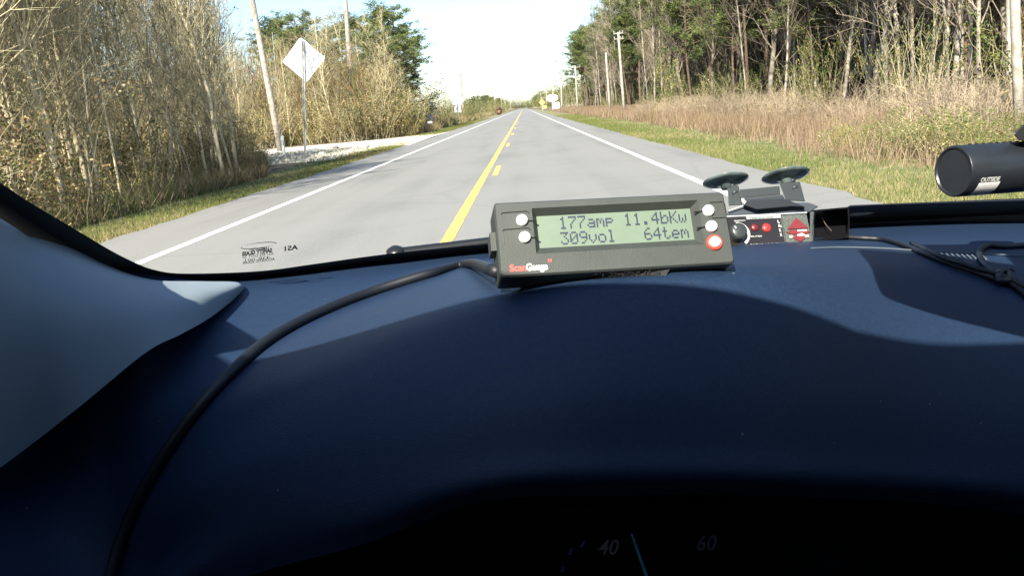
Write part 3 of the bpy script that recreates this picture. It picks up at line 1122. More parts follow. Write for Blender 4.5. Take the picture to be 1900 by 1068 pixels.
m_pillar = mat("pillar_fabric", (0.215, 0.265, 0.30), .85, (0.225, 0.275, 0.31), 40, bump=.03, bscale=900, spec=.2)
m_frit = mat("black_seal", (0.006, 0.006, 0.007), .5)
m_dark = mat("dark_trim", (0.004, 0.005, 0.008), .85, spec=.15)
m_roof = mat("headliner", (0.025, 0.028, 0.034), .95)

# dashboard: control net of (px, py, depth) rows from the windshield base towards the driver
net = [
    [(-260, 500, .50), (140, 500, .62), (450, 512, .76), (700, 484, .80), (900, 458, .84), (1200, 436, .89), (1560, 404, .93), (1900, 386, .97), (2350, 370, 1.0)],
    [(-260, 620, .48), (120, 600, .58), (440, 545, .70), (700, 505, .755), (900, 478, .78), (1200, 456, .83), (1560, 424, .87), (1900, 408, .90), (2350, 400, .93)],
    [(-260, 800, .45), (100, 700, .60), (400, 620, .61), (680, 560, .64), (900, 512, .60), (1200, 482, .62), (1560, 450, .74), (1900, 448, .79), (2350, 445, .8)],
    [(-220, 960, .45), (60, 830, .58), (330, 720, .55), (620, 615, .53), (900, 532, .49), (1150, 502, .48), (1500, 478, .58), (1860, 480, .69), (2350, 490, .72)],
    [(-180, 1060, .44), (120, 900, .555), (350, 770, .515), (600, 665, .475), (900, 552, .440), (1150, 515, .425), (1440, 500, .46), (1780, 545, .58), (2350, 600, .64)],
    [(-140, 1120, .43), (150, 960, .535), (380, 815, .49), (620, 715, .446), (900, 615, .412), (1150, 580, .400), (1450, 565, .43), (1800, 620, .53), (2350, 680, .60)],
    [(-100, 1200, .425), (180, 1030, .52), (400, 890, .462), (640, 800, .424), (900, 735, .391), (1150, 710, .381), (1450, 705, .406), (1800, 735, .50), (2350, 780, .57)],
    [(-60, 1260, .42), (210, 1090, .51), (420, 960, .455), (660, 890, .413), (900, 838, .384), (1150, 822, .375), (1450, 825, .397), (1800, 848, .486), (2350, 890, .55)],
    [(-40, 1330, .42), (220, 1140, .476), (430, 1020, .453), (670, 960, .411), (900, 898, .382), (1150, 885, .373), (1450, 888, .394), (1800, 905, .482), (2350, 960, .55)],
    [(-40, 1400, .43), (220, 1200, .485), (430, 1080, .462), (670, 1010, .422), (900, 930, .400), (1150, 918, .392), (1450, 920, .413), (1800, 940, .50), (2350, 1010, .56)],
]
for r_ in net:                                        # carry the pad across to the passenger door
    a_, b_ = r_[-2], r_[-1]
    r_.append((3150, b_[1] - 14, b_[2] + .01))
rows = smooth_grid([[P(*q) for q in r] for r in net], 10, 10)
dash = MB()
dash.grid(rows)
dash_o = dash.build("dashboard", m_dash, car, smooth=True)
dg = bpy.context.evaluated_depsgraph_get()
BV = BVHTree.FromPolygons([tuple(v) for v in dash.v], dash.f)


def on_dash(px, py, off=0.0):
    d = ray(px, py).normalized()
    hit = BV.ray_cast(EYE, d)
    if hit[0] is None:
        return P(px, py, .45)
    n = hit[1] if hit[1].dot(d) < 0 else -hit[1]
    return hit[0] + n * off


# lower dash fascia behind and below the hood lip
mb = MB()
lip = rows[-1]
low1 = [p + Vector((0, .10, -.015)) for p in lip]
low2 = [p + Vector((0, .12, -.60)) for p in lip]
mb.grid([lip, low1, low2])
mb.build("dash_fascia", m_dark, car, smooth=False)

# panel seam with speaker grille slots on the right of the dash
mb = MB()
seam = [on_dash(x, y, .0012) for x, y in ((1505, 463), (1560, 461), (1640, 463), (1700, 467), (1760, 470), (1830, 473), (1900, 477), (2000, 482))]
mb.tube(catmull(seam, 6), .0006, 6)
mb.build("dash_seam", mat("seam_grey", (.10, .12, .14), .5), dash_o)
mb = MB()
for i in range(9):
    x = 1746 + i * 9.5
    a, b_ = on_dash(x, 473 + i * .5, .0012), on_dash(x + 7, 479 + i * .5, .0012)
    mb.tube([a, b_], .0009, 5)
mb.build("speaker_grille", mat("seam_grey", (.10, .12, .14), .5), dash_o)

# A-pillar trim
def pcurve(pts, n=10):
    return catmull([P(*q) for q in pts], n)
eA = pcurve([(-500, 60, .50), (-250, 210, .545), (0, 366, .575), (120, 444, .60), (200, 494, .625), (285, 522, .655), (380, 525, .685), (440, 526, .705), (453, 532, .712)])
eB = pcurve([(-500, 1250, .33), (-250, 1040, .38), (0, 867, .485), (140, 760, .505), (270, 654, .535), (335, 620, .57), (388, 590, .615), (430, 558, .67), (453, 536, .712)])
mids = []
for a, b_ in zip(eA, eB):
    out = []
    L = (a - b_).length
    toeye = (EYE - (a + b_) / 2).normalized()
    for k in range(9):
        t = k / 8
        q_ = a.lerp(b_, t)
        out.append(q_ + (EYE - q_).normalized() * math.sin(math.pi * t ** .55) * L * .50)
    mids.append(out)
mb = MB()
mb.grid(mids)
back = [[p + Vector((-.006, .01, 0)) for p in (r[0], r[-1])] for r in mids]
mb.grid(back)
mb.grid([[r[0] for r in mids], [b_[0] for b_ in back]])
mb.build("pillar_trim", m_pillar, car, smooth=True)

# windshield glass
m_glass = bpy.data.materials.new("windshield_glass")
m_glass.use_nodes = True
t_ = m_glass.node_tree
t_.nodes.remove(t_.nodes["Principled BSDF"])
tb = t_.nodes.new("ShaderNodeBsdfTransparent")
tb.inputs[0].default_value = (.95, .97, .96, 1)
t_.links.new(tb.outputs[0], t_.nodes["Material Output"].inputs[0])
XG = [-.50 + 1.70 * k / 30 for k in range(31)]
mb = MB()
grows = []
for j in range(13):
    zr = -.17 + .375 * j / 12
    grows.append([Vector((x, glass_y(x, zr), CAMH + zr)) for x in XG])
mb.grid(grows)
glass_o = mb.build("windshield", m_glass, car, smooth=True)

# black ceramic band along the lower and left edge of the glass
inner = [(-400, 85), (-200, 212), (0, 339), (60, 378), (144, 428), (210, 467), (255, 489), (285, 500), (330, 507), (420, 506), (500, 501), (580, 490), (727, 470), (909, 452), (1100, 434), (1300, 412), (1560, 385), (1700, 378), (1900, 372), (2300, 362)]
outer = [(-400, 128), (-200, 246), (0, 373), (60, 414), (144, 465), (210, 505), (255, 527), (285, 536), (330, 545), (420, 545), (500, 530), (580, 516), (727, 494), (909, 474), (1100, 458), (1300, 438), (1560, 416), (1700, 408), (1900, 398), (2300, 388)]
ci = catmull([W(x, y, .004) for x, y in inner], 6)
co = catmull([W(x, y, .004) for x, y in outer], 6)
mb = MB()
mb.grid([ci, co, [p + Vector((0, 0, -.012)) for p in co]])
mb.build("window_seal", m_frit, car, smooth=False)

# unseen strip outboard of the left glass edge, added to block stray sun
fi = [W(x, y, .0) for x, y in ((-60, 300), (-200, 212), (-400, 85), (-650, -70))]
mb = MB()
mb.grid([fi, [p + Vector((-.10, .01, -.01)) for p in fi], [p + Vector((-.12, .02, -.05)) for p in fi]])
mb.build("pillar_body", m_dark, car, solid=.004)

# maker's marks printed on the glass, read from behind
m_mark = mat("glass_print", (.01, .012, .012), .6)
mk = MB()
gp = MB()


def gtext(txt, px, py, size_px, slope, wide_px, bold=0.0):
    vs, fs = text_mesh(txt, 1.0, mirror=True, bold=bold)
    mx = max(v.x for v in vs)
    out = []
    for v in vs:
        u = v.x / mx * wide_px
        out.append(W(px + u, py - v.y * size_px + slope * u, .003))
    mk.add(out, fs)


sl = -.13
gtext("LAMINATED", 463, 466, 7, sl, 36, .02)
gtext("SAFETY GLASS", 449, 474.5, 10, sl, 56, .05)
gtext("AS1 M2 DOT 20", 450, 480, 7, sl, 58)
gtext("43R 001", 455, 485, 6, sl, 46)
gtext("ACOUSTIC SOLAR", 450, 490, 7, sl, 60, .02)
gtext("AS1", 528, 465.5, 12, sl, 25, .03)
ov = []
for k in range(33):
    t = 2 * math.pi * k / 32
    ov.append((480 + 33 * math.cos(t), 455.5 + 5.5 * math.sin(t) - .13 * 33 * math.cos(t)))
mk.grid([[W(x, y, .003) for x, y in ov], [W(480 + (x - 480) * .97, 455.5 + (y - 455.5) * .82, .003) for x, y in ov]])
mk.build("glass_print", m_mark, glass_o)

# wipers: one left of the gauge, one long one at the right
wr = [W(x, y, -.02) for x, y in ((733, 471), (800, 463), (909, 450), (1100, 428), (1300, 400))]
mb = MB()
mb.tube(catmull(wr, 6), .0058, 8)
wp = mb.build("wiper", m_blackp, car, smooth=True)
mb = MB(); mb.lathe([(0, -.006), (.009, -.005), (.009, .006), (.005, .009), (0, .009)], W(735, 474, -.015), (0, -.4, 1), 14)
mb.build("pivot", m_blackp, wp, smooth=True)
wr = [W(x, y, -.02) for x, y in ((1577, 393), (1700, 388), (1820, 383), (1960, 378), (2300, 368))]
mb = MB()
mb.tube(catmull(wr, 6), .0072, 8)
wp = mb.build("wiper", m_blackp, car, smooth=True)
mb = MB(); mb.tube([W(1572, 393.5, -.006), W(1604, 391.5, -.006)], .0045, 10); mb.tube([W(1604, 391.5, -.006), W(1620, 390.8, -.006)], [.0047, .0030], 10)
mb.build("connector", mat("grey_rubber", (.16, .18, .18), .55), wp, smooth=True)

# instrument cluster low under the hood
mb = MB()
c0, c1, c2, c3 = P(950, 940, .48), P(1560, 930, .48), P(1560, 1150, .46), P(950, 1160, .46)
mb.add([c0, c1, c2, c3], [(0, 1, 2, 3)])
clu = mb.build("instrument_cluster", mat("cluster_black", (.0015, .0015, .002), .9, spec=.1), car)
ex = (c1 - c0).normalized(); ey = (c0 - c3); ey = (ey - ex * ey.dot(ex)).normalized(); ez = ex.cross(ey)
for (t, px, py, col) in (("40", 1108, 1028, (.35, .40, .55, .10)), ("60", 1290, 1020, (.25, .22, .6, .07))):
    vs, fs = text_mesh(t, .0115, shear=.3, bold=.0001)
    mb = MB(); o_ = P(px, py, .458)
    mb.add([o_ + ex * v.x + ey * v.y for v in vs], fs)
    mb.build("numeral", mat("numeral_" + t, (.008, .008, .012), .9, emit=(*col[:3], col[3] * .05)), clu)
mb = MB(); mb.tube([P(1172, 990, .455), P(1202, 1075, .455)], [.0006, .0010], 6)
mb.build("needle", mat("needle_cyan", (.01, .03, .04), .4, emit=(.02, .25, .40, .018)), clu)
mb = MB()
for a_, b_ in (((1085, 1003), (1078, 1014)), ((1062, 1016), (1056, 1028)), ((1046, 1050), (1043, 1060))):
    mb.tube([P(*a_, .457), P(*b_, .457)], .0008, 5)
mb.build("tick_mark", mat("tick_blue", (.01, .01, .03), .5, emit=(.02, .02, .30, .01)), clu)

# shell of the cabin: roof, header, doors with window openings, rear bulkhead
def shell(name, quads, m, th=.02):
    mb = MB()
    for q in quads:
        mb.add([Vector(v) for v in q], [tuple(range(len(q)))])
    return mb.build(name, m, car, solid=th)


HZ = CAMH + .195
HX = [(-.70, .36), (-.45, .26), (-.40, .13), (-.35, .07), (-.14, .045), (.05, .012), (.2, .05), (.35, .17), (.5, .24), (.8, .20), (1.3, .12)]  # front roof edge bent to shape where its shadow falls on the dash
XH = [-.70 + 1.98 * k / 40 for k in range(41)]
hdr = [Vector((x, float(np.interp(x, [a for a, _ in HX], [b for _, b in HX])), HZ)) for x in XH]
mb = MB()
mb.grid([hdr, [Vector((p.x, p.y - .06, HZ + .01)) for p in hdr], [Vector((p.x, -.5, HZ + .05)) for p in hdr], [Vector((p.x, -1.6, HZ + .02)) for p in hdr]])
mb.build("roof", m_roof, car, smooth=False, solid=.03)
for sx, X0 in (("left", -.50), ("right", 1.20)):
    yb = glass_y(X0, -.17)
    yt = glass_y(X0, .19)
    X1 = X0 + (-.06 if X0 < 0 else .06)
    z0, zs, zt = CAMH - 1.0, CAMH - .02, HZ
    q = [[(X1, yb + .1, z0), (X1, -1.6, z0), (X1, -1.6, zs), (X1, yb + .1, zs)],                # door below the sill
         [(X0, -.75, zs), (X0, -.60, zs), (X0, -.60, zt + .04), (X0, -.75, zt + .04)],            # B pillar
         [(X0, -1.6, zs), (X0, -1.3, zs), (X0, -1.3, zt + .04), (X0, -1.6, zt + .04)],
         [(X0, yt - .12, zt), (X0, -1.6, zt + .05), (X0, -1.6, zt - .02), (X0, yt - .2, zt - .06)]]   # roof rail
    shell("door", q, m_dark)
    mb = MB()
    mb.tube([Vector((X1 + (-.17 if X0 < 0 else .05), glass_y(X0, -.17) + .06, CAMH - .18)), Vector((X1 + (-.17 if X0 < 0 else .05), glass_y(X0, 0) + .04, CAMH + .0)), Vector((X0 - (.2 if X0 < 0 else 0), yt - .01, HZ))], .018, 8)
    mb.build("pillar", m_dark, car)
shell("rear_bulkhead", [[(-.55, -1.6, .4), (1.25, -1.6, .4), (1.25, -1.6, HZ + .05), (-.55, -1.6, HZ + .05)]], m_dark)
shell("cabin_floor", [[(-.56, -1.6, .42), (1.26, -1.6, .42), (1.26, 1.0, .42), (-.56, 1.0, .42)]], m_dark)
shell("firewall", [[(-.56, .95, .42), (1.26, .95, .42), (1.26, .97, CAMH - .17), (-.56, .97, CAMH - .17)]], m_dark)
mb = MB()
mirror_c = Vector((.30, .27, CAMH + .09))  # out of view; placed and made taller for its shadow on the right dash
mb.box(mirror_c, (.30, .03, .115), rot=Matrix.Rotation(R(-14), 3, "Z")); mb.box(mirror_c + Vector((.0, .03, .05)), (.03, .03, .07))
mir = mb.build("rear_view_mirror", m_blackp, car, bevel=.006)
mb = MB(); _r = Matrix.Rotation(R(-14), 3, "Z")
mb.box(mirror_c + _r @ Vector((0, -.0165, 0)), (.28, .003, .097), rot=_r)
mb.build("mirror_glass", mat("mirror_silver", (.8, .82, .82), .03, metal=1.0), mir)

# ================================================================== THINGS ON THE DASH
# --- trip computer gauge
TL, TR, BL, BR = P(918, 376, .4225), P(1351, 355, .438), P(926, 514, .412), P(1356, 488, .4275)
gx = ((TR - TL) + (BR - BL)).normalized()
gy = ((TL - BL) + (TR - BR)); gy = (gy - gx * gy.dot(gx)).normalized()
gz = gx.cross(gy)                      # out of the face, towards the eye
gc = (TL + TR + BL + BR) / 4
GW = ((TR - TL).length + (BR - BL).length) / 2
GH = ((TL - BL).length + (TR - BR).length) / 2
su, sv = GW / 432.0, GH / 136.0


def F(u, v, h=0.0):
    """point on the gauge face: u right 0..432, v down 0..136, h metres out"""
    return gc + gx * ((u - 216) * su) + gy * ((68 - v) * sv) + gz * h


gauge = empty("trip_computer", F(216, 136, -.012))
tag(gauge, "black trip computer gauge with green display reading 177amp 11.4bKw, on the dashboard", "gauge")
m_case = mat("gauge_case", (0.036, 0.042, 0.039), .55, (0.042, 0.049, 0.046), 60, bump=.12, bscale=1500, spec=.45)


def rrect(u0, v0, u1, v1, r, n=5):
    pts = []
    for (cx, cy, a0) in ((u1 - r, v0 + r, -90), (u1 - r, v1 - r, 0), (u0 + r, v1 - r, 90), (u0 + r, v0 + r, 180)):
        for k in range(n + 1):
            t = R(a0 + 90 * k / n)
            pts.append((cx + r * math.cos(t), cy + r * math.sin(t)))
    return pts


mb = MB()
ro = rrect(0, 0, 432, 136, 7)
N = len(ro)
ri = rrect(68, 14, 380, 98, 1)
lc = rrect(78, 25, 367, 83, 1)
sec = [[F(u, v, -.024) for u, v in rrect(3, 3, 429, 133, 7)], [F(u, v, -.0235) for u, v in ro], [F(u, v, -.0012) for u, v in ro],
       [F(u, v, 0) for u, v in rrect(3, 3, 429, 133, 6)], [F(u, v, 0) for u, v in ri], [F(u, v, -.0045) for u, v in lc], ]
vs = [p for s_ in sec for p in s_]
fs = []
for i in range(len(sec) - 1):
    for k in range(N):
        fs.append((i * N + k, i * N + (k + 1) % N, (i + 1) * N + (k + 1) % N, (i + 1) * N + k))
fs.append(tuple(range(N)))
mb.add(vs, fs)
# side rib seen on the left end
mb.box(F(-3, 66, -.012), (.004, .010, .014), rot=Matrix((gx, gy, gz)).transposed())
mb.build("housing", m_case, gauge, smooth=False)
mb = MB()
mb.add([F(u, v, -.0043) for u, v in ((77, 24), (77, 84), (368, 84), (368, 24))], [(0, 1, 2, 3)])
m_lcd = mat("lcd_green", (0.120, 0.165, 0.122), .4, (0.130, 0.178, 0.132), 90)
lcd = mb.build("display", m_lcd, gauge)
FONT = {
    '1': "00100 01100 00100 00100 00100 00100 01110", '7': "11111 00001 00010 00100 01000 01000 01000",
    'a': "00000 00000 01110 00001 01111 10001 01111", 'm': "00000 00000 11010 10101 10101 10001 10001",
    'p': "00000 00000 11110 10001 11110 10000 10000", '.': "00000 00000 00000 00000 00000 01100 01100",
    '4': "00010 00110 01010 10010 11111 00010 00010", 'b': "10000 10000 10110 11001 10001 10001 11110",
    'K': "10001 10010 10100 11000 10100 10010 10001", 'w': "00000 00000 10001 10001 10101 10101 01010",
    '3': "11111 00010 00100 00010 00001 10001 01110", '0': "01110 10001 10011 10101 11001 10001 01110",
    '9': "01110 10001 10001 01111 00001 00010 01100", 'v': "00000 00000 10001 10001 10001 01010 00100",
    'o': "00000 00000 01110 10001 10001 10001 01110", 'l': "01100 00100 00100 00100 00100 00100 01110",
    '6': "00110 01000 10000 11110 10001 10001 01110", 't': "01000 01000 11100 01000 01000 01001 00110",
    'e': "00000 00000 01110 10001 11111 10000 01110"}
mb = MB()
PW = 17.35
for line, v0 in (("  177amp 11.4bKw", 27.5), ("  309vol   64tem", 56.5)):
    for i, ch in enumerate(line):
        if ch == ' ':
            continue
        for r_, bits in enumerate(FONT[ch].split()):
            for c_, bit in enumerate(bits):
                if bit == '1':
                    u = 83 + i * PW + c_ * 3.0
                    v = v0 + r_ * 3.35
                    mb.add([F(u, v, -.00415), F(u, v + 3.2, -.00415), F(u + 2.85, v + 3.2, -.00415), F(u + 2.85, v, -.00415)], [(0, 1, 2, 3)])
mb.build("display_text", mat("lcd_ink", (.015, .02, .05), .5), lcd)
m_btn = mat("button_white", (.86, .86, .84), .4)
m_red = mat("button_red", (.62, .06, .04), .4)
for (u, v) in ((48, 36), (50, 67.5), (396, 36), (397, 66)):
    mb = MB()
    mb.lathe([(10.5 * su, -.001), (10.5 * su, .0012), (9 * su, .0024), (4 * su, .0028), (0, .0029)], F(u, v), gz, 24)
    mb.build("button", m_btn, gauge, smooth=True)
mb = MB()
mb.lathe([(15 * su, -.001), (15 * su, .0008), (13.5 * su, .0016), (11 * su, .0016), (10.5 * su, .0008)], F(398, 96), gz, 28)
rb = mb.build("button_ring", m_red, gauge, smooth=True)
mb = MB(); mb.lathe([(10.3 * su, 0), (10.3 * su, .002), (8 * su, .003), (0, .0032)], F(398, 96), gz, 24)
mb.build("button", mat("button_pink", (.86, .74, .70), .4), gauge, smooth=True)
# engraved outlines and leader lines
m_line = mat("engraved_black", (.006, .006, .006), .5)
mb = MB()


def line_f(pts, wd=.00028, h=.0001, dst=None):
    (dst or mb).tube([F(u, v, h) for u, v in pts], wd, 4)


for v in (20, 51):
    mb = MB()
    line_f([(12, v + 26), (11, v + 4), (14, v), (58, v - 1), (62, v + 3)])
    line_f([(60, v + 17), (74, v + 18)], .0005)
    mb.build("engraving", m_line, gauge)
for v in (20, 50):
    mb = MB()
    line_f([(402, v), (427, v), (430, v + 4), (430, v + 22)])
    line_f([(369, v + 17), (386, v + 16)], .0005)
    mb.build("engraving", m_line, gauge)
pass
mb = MB()
hl = MB()
for v in (24, 54):
    line_f([(431, v + 14), (431, v + 20)], .0005, .0003, hl)
logo = [("Scan", 18, 30, mat("logo_red", (.75, .10, .08), .4)), ("Gauge", 47, 39, mat("logo_white", (.85, .84, .84), .4)), ("II", 87, 7, mat("logo_red", (.75, .10, .08), .4))]
for t, u0, wdt, m_ in logo:
    vs, fs = text_mesh(t, 1.0, bold=.035)
    mx = max(v.x for v in vs)
    mb = MB()
    sc_ = 17 if t != "II" else 7
    vo = 127 if t != "II" else 114
    mb.add([F(u0 + v.x / mx * wdt, vo - v.y * sc_, .00025) for v in vs], fs)
    mb.build("lettering", m_, gauge)
# velcro pad under the gauge
mb = MB()
rg = random.Random(8)
pd = mat("velcro", (.008, .008, .010), .9, (.03, .03, .035), 400, bump=.8, bscale=900)
p0 = [F(122, 134, -.003), F(314, 134, -.003), F(314, 134, -.021), F(122, 134, -.021)]
p1 = [on_dash(1046, 521, 0), on_dash(1236, 511, 0), on_dash(1232, 504, 0), on_dash(1050, 512, 0)]
mb.add(p0 + p1, [(0, 1, 2, 3), (0, 4, 5, 1), (1, 5, 6, 2), (2, 6, 7, 3), (3, 7, 4, 0)])
for i in range(420):
    a = p0[0].lerp(p0[1], rg.random()).lerp(p1[0].lerp(p1[1], rg.random()), rg.random()) + gz * .0002
    d = rdir(rg, gz, rg.uniform(0, 1.2))
    mb.tube([a, a + d * rg.uniform(.0008, .0022)], .00014, 3)
mb.build("velcro_pad", pd, gauge)

# --- cable from the gauge down the left of the dash
path = [(921, 487), (870, 497), (800, 515), (700, 546), (620, 576), (545, 612), (490, 648), (440, 694), (385, 752), (335, 815), (300, 870), (265, 930), (235, 1000), (205, 1090)]
cp = [F(-1, 112, -.014)] + [on_dash(x, y, .0040) for x, y in path[1:]]
mb = MB()
mb.tube(catmull(cp, 7), .0038, 12)
cab = mb.build("cable", mat("cable_black", (.007, .009, .013), .5), smooth=True)
tag(cab, "thick black cable running from the trip computer down the left side of the dashboard", "cable")

# --- radar detector
dTL, dTR, dBL, dBR = P(1338, 402.5, .755), P(1502, 392.5, .765), P(1340, 461, .745), P(1501, 456.5, .755)
hx = ((dTR - dTL) + (dBR - dBL)).normalized()
hy = ((dTL - dBL) + (dTR - dBR)); hy = (hy - hx * hy.dot(hx)).normalized()
hz = hx.cross(hy)
hc = (dTL + dTR + dBL + dBR) / 4
DW = (dTR - dTL).length / 164.0
DH = (dTL - dBL).length / 60.0


def D(px, py, h=0.0):
    """point on the detector face from photo pixels (slope removed)"""
    return hc + hx * ((px - 1420) * DW) - hy * ((py - (427.5 - (px - 1420) * .045)) * DH) + hz * h


det = empty("radar_detector", D(1420, 460, -.04))
tag(det, "black radar detector with red arrows and a round knob, beside the trip computer", "radar detector")
m_det = mat("detector_magnesium", (0.045, 0.055, 0.060), .5, (0.055, 0.066, 0.072), 80, bump=.5, bscale=1400, metal=.2)
mb = MB()
f = [D(1338, 402, 0), D(1502, 393.5, 0), D(1502, 453, 0), D(1338, 460, 0)]
bk = [D(1352, 399, -.085), D(1506, 392, -.085), D(1506, 452, -.085), D(1352, 458, -.085)]
mb.add(f + bk, [(3, 2, 1, 0), (4, 5, 6, 7), (0, 1, 5, 4), (1, 2, 6, 5), (2, 3, 7, 6), (3, 0, 4, 7)])
body = mb.build("body", m_det, det, bevel=.0015)


def dq(x0, y0, x1, y1, h=.0006):
    return [D(x0, y0, h), D(x1, y0 - (0), h), D(x1, y1, h), D(x0, y1, h)]


def dplate(name, x0, y0, x1, y1, m_, h=.0008, parent=None, slope=-.045):
    mb = MB()
    q = [(x0, y0), (x1, y0 + slope * (x1 - x0)), (x1, y1 + slope * (x1 - x0)), (x0, y1)]
    mb.add([D(*p, h) for p in q] + [D(*p, -.0005) for p in q], [(3, 2, 1, 0), (0, 1, 5, 4), (1, 2, 6, 5), (2, 3, 7, 6), (3, 0, 4, 7)])
    return mb.build(name, m_, parent or det)


dplate("window", 1340, 404, 1450, 456, mat("display_smoke", (.018, .014, .011), .12, coat=.5), .0008)
st = dplate("label_strip", 1388, 400.5, 1451, 407, mat("label_white", (.30, .31, .32), .5), .0016)


def dtext(t, x, y, w_, h_, m_, hh=.0018, parent=None, bold=.02):
    vs, fs = text_mesh(t, 1.0, bold=bold)
    mx = max(v.x for v in vs)
    mb = MB()
    mb.add([D(x + v.x / mx * w_, y - .045 * (v.x / mx * w_) - v.y * h_, hh) for v in vs], fs)
    return mb.build("lettering", m_, parent or det)


m_ink = mat("print_grey", (.12, .12, .12), .5)
m_pw = mat("print_white", (.42, .43, .42), .5)
dtext("Valentine One", 1392, 406, 44, 5.2, m_ink, .0020, st)
dtext("SENSITIVITY", 1364, 411.5, 21, 3.4, m_pw)
dtext("MUTED", 1389, 441, 21, 3.6, m_pw)
dtext("RADAR LOCATOR", 1386, 457, 62, 4.6, m_pw)
for t, y in (("L", 414), ("Ka", 422), ("K", 430.5), ("X", 439)):
    dtext(t, 1443, y, 6 if len(t) > 1 else 4, 7.5, m_pw, bold=.05)
mb = MB(); mb.lathe([(15.5 * DW, 0), (15.5 * DW, .006), (14 * DW, .009), (11 * DW, .010), (0, .010)], D(1364, 434, .001), hz, 28)
kn = mb.build("knob", mat("knob_black", (.03, .035, .035), .35), det, smooth=True)
mb = MB(); mb.tube([D(1355, 427, .0115), D(1358, 431, .0115)], .0006, 5); mb.build("pointer", m_pw, kn)
mb = MB()
a_in, a_out = [], []
for k in range(25):
    t = R(88 - 145 * k / 24)
    wdt = 2.2 + 3.0 * math.sin(math.pi * min(1, k / 18) * .7)
    a_in.append(D(1366 + 18 * math.cos(t), 434 - 19 * math.sin(t), .0018))
    a_out.append(D(1366 + (18 + wdt) * math.cos(t), 434 - (19 + wdt) * math.sin(t), .0018))
mb.grid([a_in, a_out])
mb.build("volume_arc", m_pw, det)
for (x, y, r_, col) in ((1400, 422, 7, (.4, .02, .03, .03)), (1421.5, 422.5, 8, (1, .06, .04, .08))):
    mb = MB()
    mb.lathe([(r_ * DW, 0), (r_ * DW, .0008), (r_ * .7 * DW, .0016), (0, .0018)], D(x, y, .0009), hz, 20)
    mb.build("led", mat("led_%d" % x, (.10, .01, .01) if x < 1410 else (.3, .02, .02), .4, emit=col), det, smooth=True)
# arrow panel
pan = dplate("arrow_panel", 1453, 399.5, 1500, 454, mat("panel_texture", (.05, .055, .05), .5, (.12, .14, .12), 900, bump=.8, bscale=1500), .0010)
m_arr = mat("arrow_red", (.14, .02, .02), .3, emit=(.45, .03, .03, .04), coat=.4)
for pts in ([(1478, 404), (1497, 424), (1459, 426)], [(1456, 432), (1464, 428), (1492, 427), (1500, 431), (1492, 435), (1464, 436)], [(1459, 439), (1497, 437), (1478, 450)]):
    mb = MB()
    k = len(pts)
    mb.add([D(*p, .0026) for p in pts] + [D(*p, .0008) for p in pts], [tuple(range(k - 1, -1, -1))] + [(i, (i + 1) % k, k + (i + 1) % k, k + i) for i in range(k)])
    mb.build("arrow", m_arr, det, bevel=.0003)
mb = MB()  # white glints on the arrows, painted as small glowing tubes
for (a0, b0, r_) in (((1476, 429.5), (1492, 429), .0007), ((1474, 438), (1486, 437.5), .0007), ((1479, 437.5), (1483, 437), .0013), ((1459, 441), (1464, 440.8), .0011), ((1488, 440), (1493, 439.6), .0013)):
    mb.tube([D(*a0, .0030), D(*b0, .0030)], r_, 8)
mb.build("led", mat("led_white", (.9, .8, .75), .3, emit=(1, .85, .8, .35)), det)
# mount bracket and suction cups
m_mt = mat("mount_black", (.028, .036, .040), .4)
mb = MB()
def slab(pts, d0, d1):
    k = len(pts)
    mb.add([P(x, y, d0) for x, y in pts] + [P(x, y, d1) for x, y in pts], [tuple(range(k - 1, -1, -1)), tuple(range(k, 2 * k))] + [(i, (i + 1) % k, k + (i + 1) % k, k + i) for i in range(k)])
slab([(1349, 345), (1370, 344), (1378, 380), (1352, 382)], .780, .790)
slab([(1370, 352), (1446, 345), (1448, 361), (1374, 368)], .778, .784)
slab([(1446, 340), (1484, 337), (1494, 374), (1458, 372)], .780, .790)
slab([(1378, 368), (1452, 361), (1460, 377), (1392, 380)], .765, .770)
mb.build("mount_bracket", m_mt, det, bevel=.0008)
mb = MB()
slab([(1384, 371), (1450, 367), (1476, 376), (1494, 384), (1470, 383), (1404, 389), (1378, 380)], .760, .775)
mb.build("release_lever", mat("lever_black", (.02, .024, .03), .35), det, bevel=.001)
mb = MB()
slab([(1339, 402), (1350, 391), (1388, 380), (1440, 376), (1500, 376), (1519, 383), (1503, 393.5)], .768, .800)
mb.build("top_cover", mat("cover_blue_grey", (.035, .045, .06), .45), det, bevel=.001)
mb = MB()
mb.tube([D(1339, 401.6, .0004), D(1502, 393.2, .0004)], .0006, 5)
mb.tube([P(1352, 391, .764), P(1386, 379.5, .764)], .0005, 5)
mb.build("edge_trim", mat("worn_edge", (.45, .48, .48), .4), det)
m_cup = mat("suction_cup", (.19, .23, .22), .2, (.05, .07, .07), 45, coat=.5)
